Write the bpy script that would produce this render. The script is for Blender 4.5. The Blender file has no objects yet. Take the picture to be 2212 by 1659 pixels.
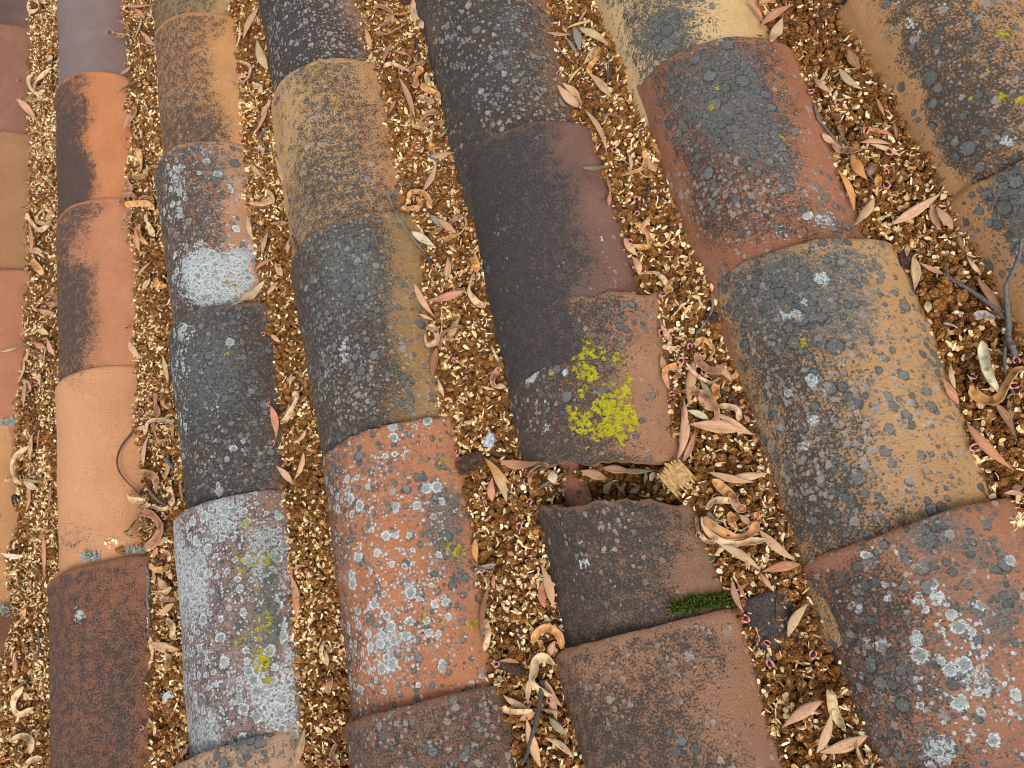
import bpy, bmesh, math, random
import numpy as np
from mathutils import Matrix, Vector, Quaternion

random.seed(7); rng = np.random.default_rng(7)
SC = bpy.context.scene
COL = SC.collection

# ------------------------------------------------------------------ camera, sky, sun, exposure
# Roof frame: u across the tile columns, v down the slope (away from the camera), w off the roof.
PITCH = math.radians(17.0)
RW = Matrix.Rotation(-PITCH, 4, 'X')            # roof frame -> world
PW, PH, PF = 2212.0, 1659.0, 1661.0             # pixel grid used for measuring the photograph
ax, az, ar = 0.50998807, 0.66991605, -0.97214898
CAM = np.array([1.15350596, 0.0, 0.81976664])
RC = Matrix.Rotation(az, 3, 'Z') @ Matrix.Rotation(ax, 3, 'X') @ Matrix.Rotation(ar, 3, 'Z')
R = np.array(RC)
cd = bpy.data.cameras.new('camera'); camo = bpy.data.objects.new('camera', cd); COL.objects.link(camo)
cd.sensor_width = 36.0; cd.lens = 36.0 * PF / PW; cd.clip_start = 0.01; cd.clip_end = 200.0
mc = RC.to_4x4(); mc.translation = Vector(CAM)
camo.matrix_world = Matrix.Translation((0, 0, 4.0)) @ RW @ mc
RW = Matrix.Translation((0, 0, 4.0)) @ RW       # the roof stands 4 m above the ground
SC.camera = camo

SUN_EL, SUN_AZ = math.radians(62), math.radians(150)
world = bpy.data.worlds.new('World'); SC.world = world; world.use_nodes = True
nt = world.node_tree; bg = nt.nodes['Background']
sky = nt.nodes.new('ShaderNodeTexSky'); sky.sky_type = 'NISHITA'; sky.sun_disc = False
sky.sun_elevation = SUN_EL; sky.sun_rotation = SUN_AZ; sky.air_density = 1.0; sky.dust_density = 4.0
hs = nt.nodes.new('ShaderNodeHueSaturation'); hs.inputs['Saturation'].default_value = 0.22
nt.links.new(sky.outputs[0], hs.inputs['Color']); nt.links.new(hs.outputs[0], bg.inputs[0])
bg.inputs[1].default_value = 0.15
sd = bpy.data.lights.new('sun', 'SUN'); so = bpy.data.objects.new('sun', sd); COL.objects.link(so)
sd.energy = 1.3; sd.angle = math.radians(35); sd.color = (1.0, 0.965, 0.92)
sdir = Vector((math.sin(SUN_AZ) * math.cos(SUN_EL), math.cos(SUN_AZ) * math.cos(SUN_EL), math.sin(SUN_EL)))
so.rotation_euler = (-sdir).to_track_quat('-Z', 'Y').to_euler(); so.location = (0, 0, 12)
SC.view_settings.view_transform = 'Standard'; SC.view_settings.look = 'None'
SC.view_settings.exposure = 0.2; SC.view_settings.gamma = 1.0
SC.cycles.filter_width = 1.1

# ------------------------------------------------------------------ helpers
def lin(c):
    return tuple((x / 255 / 12.92) if x / 255 <= .04045 else ((x / 255 + .055) / 1.055) ** 2.4 for x in c)
def ss(a, b, x):
    t = np.clip((x - a) / (b - a), 0, 1); return t * t * (3 - 2 * t)
def project(P):
    q = (np.asarray(P) - CAM) @ R
    return np.stack([PW / 2 + PF * q[:, 0] / -q[:, 2], PH / 2 - PF * q[:, 1] / -q[:, 2]], 1)
def ray(x, y):
    return R @ np.array([(x - PW / 2) / PF, -(y - PH / 2) / PF, -1.0])
def at_height(x, y, w):
    d = ray(x, y); t = (w - CAM[2]) / d[2]; return CAM + t * d
def vnoise(x, seed):                                  # smooth 1-D value noise
    g = np.random.default_rng(seed).uniform(-1, 1, 4096)
    i = np.floor(x).astype(int); f = x - i; f = f * f * (3 - 2 * f)
    return g[i % 4096] * (1 - f) + g[(i + 1) % 4096] * f
_G2 = np.random.default_rng(3).uniform(-1, 1, (256, 256))
def vnoise2(x, y, o=0):
    x = np.asarray(x) + o * 17.3; y = np.asarray(y) + o * 7.7
    i = np.floor(x).astype(int); j = np.floor(y).astype(int); f = x - i; g = y - j
    f = f * f * (3 - 2 * f); g = g * g * (3 - 2 * g)
    G = _G2
    return (G[i % 256, j % 256] * (1 - f) + G[(i + 1) % 256, j % 256] * f) * (1 - g) + (G[i % 256, (j + 1) % 256] * (1 - f) + G[(i + 1) % 256, (j + 1) % 256] * f) * g

def build(name, V, F, mat, parent=None, smooth=True, uv=None, color=None, origin=None, attrs=None):
    """One mesh object from roof-frame vertices; its origin at the middle of its base."""
    V = np.asarray(V, float)
    c = np.array(origin) if origin is not None else np.array([V[:, 0].mean(), V[:, 1].mean(), V[:, 2].min()])
    me = bpy.data.meshes.new(name)
    me.from_pydata((V - c).tolist(), [], F)
    if smooth: me.polygons.foreach_set('use_smooth', [True] * len(me.polygons))
    if uv is not None:
        ul = me.uv_layers.new(name='UVMap')
        li = np.empty(len(me.loops), np.int32); me.loops.foreach_get('vertex_index', li)
        ul.data.foreach_set('uv', np.asarray(uv, np.float32)[li].ravel())
    for k, (typ, arr) in (attrs or {}).items():
        a = me.attributes.new(k, typ, 'POINT')
        a.data.foreach_set('color' if typ == 'FLOAT_COLOR' else ('vector' if typ == 'FLOAT_VECTOR' else 'value'), np.asarray(arr).ravel())
    me.materials.append(mat)
    o = bpy.data.objects.new(name, me); COL.objects.link(o)
    o.matrix_world = RW @ Matrix.Translation(Vector(c))
    if parent is not None:
        o.parent = parent; o.matrix_parent_inverse = parent.matrix_basis.inverted()
    if color is not None: o.color = (*color, 1.0)
    return o
def empty(name, c):
    o = bpy.data.objects.new(name, None); COL.objects.link(o); o.empty_display_size = .01
    o.matrix_world = RW @ Matrix.Translation(Vector(c)); return o
def tag(o, label=None, cat=None, group=None, kind=None):
    for k, v in (('label', label), ('category', cat), ('group', group), ('kind', kind)):
        if v: o[k] = v
    return o

# ------------------------------------------------------------------ node helpers
class NB:
    def __init__(s, name):
        s.m = bpy.data.materials.new(name); s.m.use_nodes = True; s.t = s.m.node_tree
        s.b = s.t.nodes['Principled BSDF']
    def n(s, typ, ins=None, **kw):
        nd = s.t.nodes.new(typ)
        for k, v in kw.items(): setattr(nd, k, v)
        for k, v in (ins or {}).items(): s.put(nd.inputs[k], v)
        return nd
    def put(s, sock, v):
        if isinstance(v, bpy.types.NodeSocket): s.t.links.new(v, sock)
        elif isinstance(v, (tuple, list)) and len(v) == 3 and sock.type == 'RGBA': sock.default_value = (*v, 1)
        else: sock.default_value = v
    def M(s, op, a, b=0.0, c=0.0, clamp=False):
        nd = s.n('ShaderNodeMath', operation=op, use_clamp=clamp)
        s.put(nd.inputs[0], a); s.put(nd.inputs[1], b)
        if op in ('MULTIPLY_ADD', 'SMOOTH_MIN'): s.put(nd.inputs[2], c)
        return nd.outputs[0]
    def VM(s, op, a, b=(0, 0, 0), sc=None):
        nd = s.n('ShaderNodeVectorMath', operation=op); s.put(nd.inputs[0], a)
        if sc is not None: s.put(nd.inputs['Scale'], sc)
        else: s.put(nd.inputs[1], b)
        return nd.outputs[0]
    def SS(s, lo, hi, x):
        nd = s.n('ShaderNodeMapRange', interpolation_type='SMOOTHSTEP')
        s.put(nd.inputs[0], x); s.put(nd.inputs[1], lo); s.put(nd.inputs[2], hi)
        return nd.outputs[0]
    def mix(s, f, a, b, mode='MIX'):
        nd = s.n('ShaderNodeMix', data_type='RGBA', blend_type=mode)
        s.put(nd.inputs[0], f); s.put(nd.inputs[6], a); s.put(nd.inputs[7], b); return nd.outputs[2]
    def noise(s, vec, scale, detail=3.0, rough=.6, dim='3D', out=0):
        return s.n('ShaderNodeTexNoise', {'Vector': vec, 'Scale': scale, 'Detail': detail, 'Roughness': rough}, noise_dimensions=dim).outputs[out]
    def bump(s, h, strength=.5, dist=.001):
        nd = s.n('ShaderNodeBump', {'Height': h, 'Strength': strength, 'Distance': dist}); s.put(s.b.inputs['Normal'], nd.outputs[0])
    def done(s, col, rough=.9, spec=.3):
        s.put(s.b.inputs['Base Color'], col); s.put(s.b.inputs['Roughness'], rough); s.b.inputs['Specular IOR Level'].default_value = spec
        return s.m
    def attr(s, name, out='Color', typ='GEOMETRY'):
        return s.n('ShaderNodeAttribute', attribute_name=name, attribute_type=typ).outputs[out]
    def sep(s, c):
        nd = s.n('ShaderNodeSeparateColor'); s.put(nd.inputs[0], c); return nd.outputs

def tile_material():
    b = NB('weathered_terracotta')
    uv = b.n('ShaderNodeUVMap', uv_map='UVMap').outputs[0]
    base = b.attr('basecol'); m1 = b.n('ShaderNodeAttribute', attribute_name='grow_a'); m2 = b.attr('grow_b')
    D, G, Wf = b.sep(m1.outputs['Color'])[:3]; Y, Pp, rough_s = b.sep(m2)[:3]
    nf = b.noise(uv, 420, 5, .68, '2D'); nm = b.noise(uv, 85, 4, .72, '2D'); nl = b.noise(uv, 16, 3, .6, '2D')
    ng = b.noise(b.VM('ADD', uv, (3.1, 1.7, 0)), 900, 3, .6, '2D')
    # fired clay: uneven tone, fine drag marks along the length, pits
    stretch = b.VM('MULTIPLY', uv, (1.0, .09, 1))
    drag = b.noise(stretch, 700, 2, .6, '2D')
    tone = b.M('MULTIPLY_ADD', nl, .32, .71); tone = b.M('ADD', tone, b.M('MULTIPLY_ADD', nm, .30, -.15))
    tone = b.M('ADD', tone, b.M('MULTIPLY_ADD', drag, .16, -.08)); tone = b.M('ADD', tone, b.M('MULTIPLY_ADD', nf, .22, -.02))
    c = b.mix(1.0, base, b.n('ShaderNodeCombineColor', {0: tone, 1: tone, 2: tone}).outputs[0], 'MULTIPLY')
    c = b.mix(b.M('MULTIPLY', b.SS(.52, .75, nl), .08), c, (.46, .30, .18))
    pits = b.SS(.66, .72, ng); c = b.mix(b.M('MULTIPLY', pits, .45), c, (.06, .035, .025))
    c = b.mix(b.M('MULTIPLY', b.SS(.71, .74, b.noise(b.VM('ADD', uv, (7, 3, 0)), 520, 2, .5, '2D')), .55), c, (.55, .45, .36))
    # black algae crust, speckled
    def stretch01(x, lo, hi): return b.n('ShaderNodeMapRange', {0: x, 1: lo, 2: hi}).outputs[0]
    hf = stretch01(nf, .30, .70); hm = stretch01(nm, .28, .72)
    nd = stretch01(b.noise(b.VM('ADD', uv, (21, 4, 0)), 620, 4, .7, '2D'), .3, .7)
    mixn = b.M('ADD', b.M('MULTIPLY', hf, .42), b.M('ADD', b.M('MULTIPLY', hm, .33), b.M('MULTIPLY', nd, .25)))
    dsum = b.M('ADD', D, b.M('MULTIPLY_ADD', mixn, 3.1, -1.55))
    dm = b.SS(.28, .62, dsum)
    deep = b.SS(.75, 1.3, dsum)
    dcol = b.mix(b.SS(.25, .85, nd), (.015, .0165, .017), (.115, .100, .086)); dcol = b.mix(b.M('MULTIPLY', deep, .8), dcol, b.mix(nd, (.020, .0235, .0255), (.050, .055, .058)))
    c = b.mix(b.M('MULTIPLY', dm, .9), c, dcol)
    # thin grey bloom where the crust is old
    bloom = b.M('MULTIPLY', b.M('MULTIPLY', b.SS(.52, .66, b.noise(b.VM('ADD', uv, (11, 5, 0)), 330, 4, .7, '2D')), b.SS(.25, .8, D)), .32)
    c = b.mix(bloom, c, (.165, .150, .135))
    wob = b.n('ShaderNodeTexNoise', {'Vector': uv, 'Scale': 300.0, 'Detail': 3.0}, noise_dimensions='2D').outputs['Color']
    wobv = b.VM('SUBTRACT', wob, (.5, .5, .5))
    height = b.M('MULTIPLY_ADD', hf, .5, b.M('MULTIPLY', dm, .25))
    def spots(c, h, field, scale, off, r0, r1, centre, rim, ringw, edge, op=.9, jag=.5, lift=.5, outline=None, warp=.5):
        co = b.VM('SCALE', b.VM('ADD', uv, off), sc=scale)
        co = b.VM('ADD', co, b.VM('SCALE', wobv, sc=warp))
        v = b.n('ShaderNodeTexVoronoi', {'Vector': co, 'Scale': 1.0, 'Randomness': 1.0}, voronoi_dimensions='2D', feature='F1')
        rn = b.sep(v.outputs['Color'])
        act = b.SS(-.04, .04, b.M('SUBTRACT', field, b.M('MULTIPLY_ADD', rn[0], .92, .04)))
        rad = b.M('MULTIPLY_ADD', b.M('POWER', rn[1], 1.8), r1 - r0, r0)
        rel = b.M('ADD', b.M('DIVIDE', v.outputs['Distance'], rad), b.M('MULTIPLY_ADD', hf, jag, -.5 * jag))
        msk = b.M('MULTIPLY', b.SS(1.0, 1.0 - edge, rel), act)
        ring = b.SS(1.0 - ringw, 1.0 - ringw * .4, rel)
        lc = b.mix(ring, b.mix(rn[2], centre[0], centre[1]), rim)
        lc = b.mix(b.M('MULTIPLY', b.SS(.5, .9, nd), .5), lc, b.mix(.6, lc, (.03, .03, .03)))
        lc = b.mix(b.M('MULTIPLY', b.SS(.5, .1, hf), .25), lc, b.mix(.5, lc, (.5, .48, .44)))
        if outline is not None:
            oc = b.M('MULTIPLY', b.M('MULTIPLY', b.SS(1.25, 1.06, rel), act), .6)
            c = b.mix(oc, c, outline)
        c = b.mix(b.M('MULTIPLY', msk, op), c, lc)
        return c, b.M('MULTIPLY_ADD', msk, lift, h)
    def crust(c, h, field, scale, off, c0, c1, op, lift, lo):
        n1 = b.noise(b.VM('ADD', uv, off), scale, 5, .72, '2D')
        m_ = b.SS(.40, .56, b.M('ADD', field, b.M('MULTIPLY_ADD', n1, 2.8, -1.4)))
        m_ = b.M('MULTIPLY', m_, b.SS(lo, lo + .25, field))
        return b.mix(b.M('MULTIPLY', m_, op), c, b.mix(b.SS(.3, .8, nd), c1, c0)), b.M('MULTIPLY_ADD', m_, lift, h)
    c, height = crust(c, height, b.M('MULTIPLY', G, .72), 210, (13, 2, 0), (.075, .082, .077), (.22, .232, .22), .8, .4, .40)
    c, height = spots(c, height, Pp, 170, (.7, .2, 0), .2, .58, ((.47, .37, .31), (.33, .29, .26)), (.52, .43, .38), .4, .3, .8, jag=.6, warp=.25)
    c, height = spots(c, height, b.M('MULTIPLY', G, .75), 270, (1.3, 2.2, 0), .25, .7, ((.12, .13, .12), (.22, .225, .21)), (.09, .095, .09), .3, .25, .8, jag=.8)
    c, height = spots(c, height, b.M('MULTIPLY', G, .85), 105, (4.4, 1.1, 0), .13, .60, ((.115, .128, .118), (.23, .235, .222)), (.085, .092, .088), .2, .12, .88, jag=.5, outline=(.035, .034, .033), warp=.22)
    c, height = spots(c, height, b.M('MULTIPLY', G, .42), 58, (14.4, 7.1, 0), .12, .46, ((.14, .155, .145), (.24, .25, .235)), (.10, .11, .105), .2, .12, .86, jag=.4, outline=(.03, .03, .03), warp=.14)
    c, height = spots(c, height, b.M('MULTIPLY', Pp, .6), 88, (6.4, 5.1, 0), .13, .48, ((.48, .39, .335), (.36, .32, .295)), (.56, .48, .43), .3, .25, .85, jag=.6, warp=.2)
    c, height = crust(c, height, b.M('MULTIPLY', Wf, .68), 240, (3, 12, 0), (.34, .36, .355), (.80, .84, .84), .93, .6, .36)
    c, height = spots(c, height, b.M('MULTIPLY', Wf, .8), 240, (2.9, 3.3, 0), .2, .62, ((.50, .54, .53), (.62, .66, .66)), (.82, .86, .86), .5, .2, .95, jag=.9, lift=.8)
    c, height = spots(c, height, Wf, 70, (8.9, .3, 0), .22, .60, ((.27, .31, .29), (.46, .50, .49)), (.86, .90, .90), .46, .12, .97, jag=.6, lift=1.0, warp=.16)
    # yellow leafy lichen
    ny = b.noise(b.VM('ADD', uv, (5, 9, 0)), 165, 4, .66, '2D')
    ym = b.SS(.46, .54, b.M('ADD', b.M('MULTIPLY', Y, .72), b.M('MULTIPLY_ADD', ny, 3.6, -1.8)))
    ym = b.M('MULTIPLY', ym, b.SS(.02, .12, Y))
    yc = b.mix(nf, (.22, .20, .012), (.86, .76, .03))
    c = b.mix(b.M('MULTIPLY', ym, .97), c, yc); height = b.M('MULTIPLY_ADD', ym, b.M('MULTIPLY_ADD', ny, 4.0, .5), height)
    b.bump(height, .9, .0015)
    return b.done(c, b.M('MULTIPLY_ADD', nf, .2, .72), .25)
MT = tile_material()

def litter_materials():
    b = NB('dry_flower_heads'); oc = b.n('ShaderNodeTexCoord').outputs['Object']
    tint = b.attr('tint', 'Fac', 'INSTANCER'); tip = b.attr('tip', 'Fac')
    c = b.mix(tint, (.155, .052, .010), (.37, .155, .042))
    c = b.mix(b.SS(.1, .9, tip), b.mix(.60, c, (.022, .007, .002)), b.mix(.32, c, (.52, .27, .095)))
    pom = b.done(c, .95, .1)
    b = NB('pale_chaff'); tint = b.attr('tint', 'Fac', 'INSTANCER')
    r = b.n('ShaderNodeValToRGB'); b.put(r.inputs[0], tint)
    e = r.color_ramp.elements; e[0].position = 0; e[0].color = (.30, .125, .03, 1); e[1].position = 1; e[1].color = (.95, .82, .54, 1)
    for p, cc in ((.25, (.50, .25, .075)), (.5, (.74, .47, .20)), (.75, (.90, .70, .38))):
        x = e.new(p); x.color = (*cc, 1)
    chip = b.done(r.outputs[0], .8, .25)
    b = NB('thin_brown_stalk'); tint = b.attr('tint', 'Fac', 'INSTANCER')
    stalk = b.done(b.mix(tint, (.06, .028, .014), (.22, .11, .05)), .8, .2)
    b = NB('crumbled_litter'); g = b.n('ShaderNodeNewGeometry').outputs['Position']
    n1 = b.noise(g, 260, 5, .7); n2 = b.noise(g, 900, 3, .6)
    c = b.mix(b.SS(.35, .65, n1), (.040, .017, .005), (.19, .082, .02))
    c = b.mix(b.SS(.62, .68, n2), c, (.5, .32, .1)); b.bump(n1, 1.0, .004)
    bed = b.done(c, .95, .1)
    return pom, chip, stalk, bed
M_POM, M_CHIP, M_STALK, M_BED = litter_materials()

def leaf_material():
    b = NB('dry_leaf'); uv = b.n('ShaderNodeUVMap', uv_map='UVMap').outputs[0]
    oi = b.n('ShaderNodeObjectInfo'); oc = oi.outputs['Color']; rnd = oi.outputs['Random']
    off = b.VM('ADD', uv, b.n('ShaderNodeCombineXYZ', {0: b.M('MULTIPLY', rnd, 37.0), 1: b.M('MULTIPLY', rnd, 91.0)}).outputs[0])
    vein = b.noise(b.VM('MULTIPLY', off, (22, 1.2, 1)), 1.0, 3, .6, '2D')
    blot = b.noise(b.VM('MULTIPLY', off, (1.6, 5, 1)), 1.0, 4, .65, '2D')
    f = b.M('ADD', b.M('MULTIPLY_ADD', vein, .45, .62), b.M('MULTIPLY_ADD', blot, .7, -.32))
    c = b.mix(1.0, oc, b.n('ShaderNodeCombineColor', {0: f, 1: f, 2: f}).outputs[0], 'MULTIPLY')
    c = b.mix(b.M('MULTIPLY', b.SS(.60, .72, blot), .4), c, (.10, .045, .025))
    ux = b.n('ShaderNodeSeparateXYZ', {0: uv}).outputs
    mid = b.SS(.06, .015, b.M('ABSOLUTE', b.M('SUBTRACT', ux[0], .5)))
    c = b.mix(b.M('MULTIPLY', mid, .35), c, (.62, .42, .26))
    tipd = b.SS(.90, 1.0, ux[1]); c = b.mix(b.M('MULTIPLY', tipd, .5), c, (.12, .06, .035))
    b.bump(b.M('ADD', vein, b.M('MULTIPLY', mid, .7)), .5, .0006)
    b.b.inputs['Transmission Weight'].default_value = 0
    return b.done(c, .62, .35)
def pod_material():
    b = NB('dry_pod_husk'); uv = b.n('ShaderNodeUVMap', uv_map='UVMap').outputs[0]
    oi = b.n('ShaderNodeObjectInfo'); oc = oi.outputs['Color']; rnd = oi.outputs['Random']
    ux = b.n('ShaderNodeSeparateXYZ', {0: uv}).outputs
    wave = b.M('SINE', b.M('MULTIPLY_ADD', ux[1], 26.0, b.M('MULTIPLY', rnd, 20.0)))
    edge = b.M('ABSOLUTE', b.M('MULTIPLY_ADD', ux[0], 2.0, -1.0))
    off = b.VM('ADD', uv, b.n('ShaderNodeCombineXYZ', {0: b.M('MULTIPLY', rnd, 37.0), 1: b.M('MULTIPLY', rnd, 91.0)}).outputs[0])
    n = b.noise(b.VM('MULTIPLY', off, (3, 9, 1)), 1.0, 4, .65, '2D')
    dark = b.M('MULTIPLY', b.SS(.1, .9, wave), b.SS(.8, .2, edge))
    f = b.M('ADD', b.M('MULTIPLY_ADD', n, .8, .55), b.M('MULTIPLY', dark, -.36))
    c = b.mix(1.0, oc, b.n('ShaderNodeCombineColor', {0: f, 1: f, 2: f}).outputs[0], 'MULTIPLY')
    c = b.mix(b.M('MULTIPLY', b.SS(.72, .92, edge), .75), c, (.58, .40, .24))
    b.bump(b.M('ADD', b.M('MULTIPLY', wave, .22), b.SS(.75, .95, edge)), .6, .0012)
    return b.done(c, .5, .4)
def simple(name, c0, c1, scale, rough=.8, bump=.6, dist=.001, spec=.3, objcol=False):
    b = NB(name); p = b.n('ShaderNodeTexCoord').outputs['Object']
    n = b.noise(p, scale, 5, .68); n2 = b.noise(p, scale * 6, 3, .6)
    if objcol:
        oc = b.n('ShaderNodeObjectInfo').outputs['Color']
        c = b.mix(b.SS(.35, .7, n), b.mix(.55, oc, (.02, .017, .015)), oc); c = b.mix(b.SS(.6, .75, n2), c, (.42, .38, .33))
    else: c = b.mix(b.SS(.32, .68, n), c0, c1)
    b.bump(b.M('ADD', n, b.M('MULTIPLY', n2, .4)), bump, dist); return b.done(c, rough, spec)
M_LEAF, M_POD = leaf_material(), pod_material()
M_TWIG = simple('weathered_twig_bark', 0, 0, 300, .85, .8, .0008, .2, True)
M_SEED = simple('black_seed_coat', (.006, .005, .005), (.02, .013, .011), 900, .28, .1, .0003, .5)
M_ARIL = simple('pink_aril', (.62, .17, .16), (.80, .36, .30), 700, .6, .5, .0005, .3)
M_WOOD = simple('split_yellow_wood', (.36, .19, .06), (.70, .46, .19), 260, .8, .9, .001)
M_BARK = simple('dark_bark', (.022, .014, .011), (.14, .065, .04), 240, .9, 1.0, .002)
M_FLAKE = simple('pale_flake', (.30, .33, .36), (.62, .66, .68), 420, .8, .8, .001)
M_MOSS = simple('green_moss', (.022, .045, .006), (.12, .17, .022), 500, .9, .3, .0005, .1)
M_TUFT = simple('pale_green_lichen', (.34, .38, .31), (.68, .72, .63), 500, .9, .5, .0005, .1)
M_DECK = simple('mortar_bed', (.10, .075, .055), (.22, .17, .13), 60, .95, .8, .003)

# ------------------------------------------------------------------ the tiles
# code: column, far edge v (at its side next to the litter), axis u at far end, half width far; near end: axis, half width, v where it ends under the next tile
HF, HN = .575, .475
TILES = {}
def T(code, vf, uf, af, un, an, vn, hf=HF, hn=HN, skew=.022, rag=.0015, near_rag=.002):
    TILES[code] = dict(vf=vf, uf=uf, af=af, un=un, an=an, vn=vn, hf=hf, hn=hn, skew=skew, rag=rag, near_rag=near_rag)
T('0z', 1.845, -.092, .097, -.094, .086, 1.48); T('0a', 1.545, -.101, .097, -.096, .086, 1.18); T('0b', 1.250, -.101, .097, -.090, .088, .85)
T('0c', .915, -.080, .096, -.094, .086, .56); T('0d', .622, -.103, .096, -.100, .086, .25); T('0e', .310, -.105, .097, -.100, .086, -.05); T('0f', .005, -.100, .097, -.1, .086, -.34)
T('1z', 1.82, .174, .096, .176, .086, 1.46); T('1a', 1.52, .174, .094, .176, .086, 1.17); T('1b', 1.235, .174, .094, .175, .087, .89); T('1c', .950, .176, .090, .178, .083, .56); T('1d', .623, .177, .086, .179, .082, .25)
T('1e', .314, .177, .096, .176, .088, -.05); T('1f', .01, .178, .096, .176, .088, -.34)
T('2a', 1.490, .430, .097, .428, .087, 1.15); T('2b', 1.210, .433, .096, .427, .086, .87); T('2c', .931, .419, .098, .428, .078, .56); T('2d', .622, .432, .098, .436, .083, .27)
T('2e', .335, .424, .098, .420, .088, -.02); T('2f', .040, .409, .100, .41, .09, -.30)
T('3z', 1.53, .670, .099, .672, .09, 1.18); T('3a', 1.235, .672, .100, .676, .09, .89); T('3b', .946, .676, .104, .674, .096, .60); T('3c', .654, .680, .109, .678, .090, .29); T('3d', .348, .681, .098, .673, .092, -.03)
T('3e', .031, .672, .104, .672, .094, -.30)
T('4z', 1.235, .945, .096, .948, .088, .88); T('4a', .940, .955, .094, .951, .090, .60); T('4b', .658, .964, .094, .951, .092, .345); T('4c', .401, .967, .105, .943, .087, .204, hf=.42, hn=.46, rag=.004, near_rag=.0035); TILES['4c']['nskew'] = .045
T('4d', .157, .948, .088, .947, .090, -.02, hf=.50, hn=.47, skew=.042, rag=.0042); T('4e', .044, .943, .101, .945, .09, -.31, hf=.52)
T('5z', 1.20, 1.205, .096, 1.208, .088, .86); T('5a', .915, 1.208, .097, 1.207, .086, .575); T('5b', .638, 1.215, .094, 1.208, .085, .29); T('5c', .352, 1.221, .095, 1.204, .089, -.01); T('5d', .078, 1.214, .098, 1.208, .089, -.30)
T('6z', .945, 1.470, .090, 1.462, .086, .57); T('6a', .628, 1.466, .099, 1.470, .089, .29); T('6b', .345, 1.472, .099, 1.470, .089, -.01); T('6c', .06, 1.47, .097, 1.47, .09, -.30)
# how far the far edge leans across the tile, measured tile by tile
for k, sk in {'1b': .033, '1c': 0, '1d': .006, '1e': -.001, '2b': .047, '2c': .025, '2d': .01, '2e': .002, '2f': -.012, '3b': .016, '3c': .002, '3d': -.001, '3e': -.003, '4a': .035, '4b': .028, '4c': .04, '4d': .046, '4e': .001, '5b': .038, '5c': .035, '5d': -.010, '6a': .024, '6b': .027}.items(): TILES[k]['skew'] = sk

def tile_height(t, u, v):
    """Height of a tile's outer skin at (u, v); -1 where it is not there."""
    u = np.asarray(u, float); v = np.asarray(v, float)
    L = t['vf'] - t['vn']; s = np.clip((t['vf'] - v) / L, 0, 1)
    uc = t['uf'] + (t['un'] - t['uf']) * s; a = t['af'] + (t['an'] - t['af']) * s; h = a * (t['hf'] + (t['hn'] - t['hf']) * s)
    rad = (a * a + h * h) / (2 * h); x = u - uc
    lat = np.clip((x / a + 1) / 2, -.1, 1.1)
    ok = (np.abs(x) < rad * .97) & (v < t['vf'] + t['skew'] * (1 - lat)) & (v > t['vn'] + t.get('nskew', 0) * (1 - lat))
    w = h - rad + np.sqrt(np.maximum(rad * rad - x * x, 0))
    return np.where(ok & (w > -.03), w, -1.0)
def tiles_height(u, v):
    r = np.full(np.shape(u), -1.0)
    for t in TILES.values(): r = np.maximum(r, tile_height(t, u, v))
    return r
def litter_height(u, v):
    return .0055 * vnoise2(np.asarray(u) * 22, np.asarray(v) * 14, 1) + .003 * vnoise2(np.asarray(u) * 70, np.asarray(v) * 60, 2) \
        - .026 * ss(.04, .0, np.abs(np.asarray(v) - .20)) * ss(.1, .06, np.abs(np.asarray(u) - .96))
CODES = {}
for k in TILES: CODES.setdefault(int(k[0]), []).append(k)
_lu, _lv = np.linspace(-.3, 1.7, 1001), np.linspace(-.5, 2.1, 1301)
_LH = litter_height(*np.meshgrid(_lu, _lv, indexing='ij')).tolist()
def surface(u, v):
    i, j = int((u + .3) * 500), int((v + .5) * 500)
    best = _LH[min(max(i, 0), 1000)][min(max(j, 0), 1300)]
    c = int(round((u + .09) / .26))
    for k in CODES.get(c, ()):
        t = TILES[k]
        if t['vn'] < v < t['vf'] + .03:
            s_ = min(max((t['vf'] - v) / (t['vf'] - t['vn']), 0), 1)
            a = t['af'] + (t['an'] - t['af']) * s_; h = a * (t['hf'] + (t['hn'] - t['hf']) * s_); rad = (a * a + h * h) / (2 * h); x = u - t['uf'] - (t['un'] - t['uf']) * s_
            if abs(x) < rad * .97 and v > t['vn'] + t.get('nskew', 0) * (1 - min(max((x / a + 1) / 2, 0), 1)) and v < t['vf'] + t['skew'] * (1 - min(max((x / a + 1) / 2, 0), 1)):
                best = max(best, h - rad + math.sqrt(rad * rad - x * x))
    return best
def hit(x, y):
    d = ray(x, y)
    w = .085
    while w > -.03:
        p = CAM + (w - CAM[2]) / d[2] * d
        if surface(p[0], p[1]) >= w: return p
        w -= .0025
    return CAM + (-.03 - CAM[2]) / d[2] * d

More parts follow.
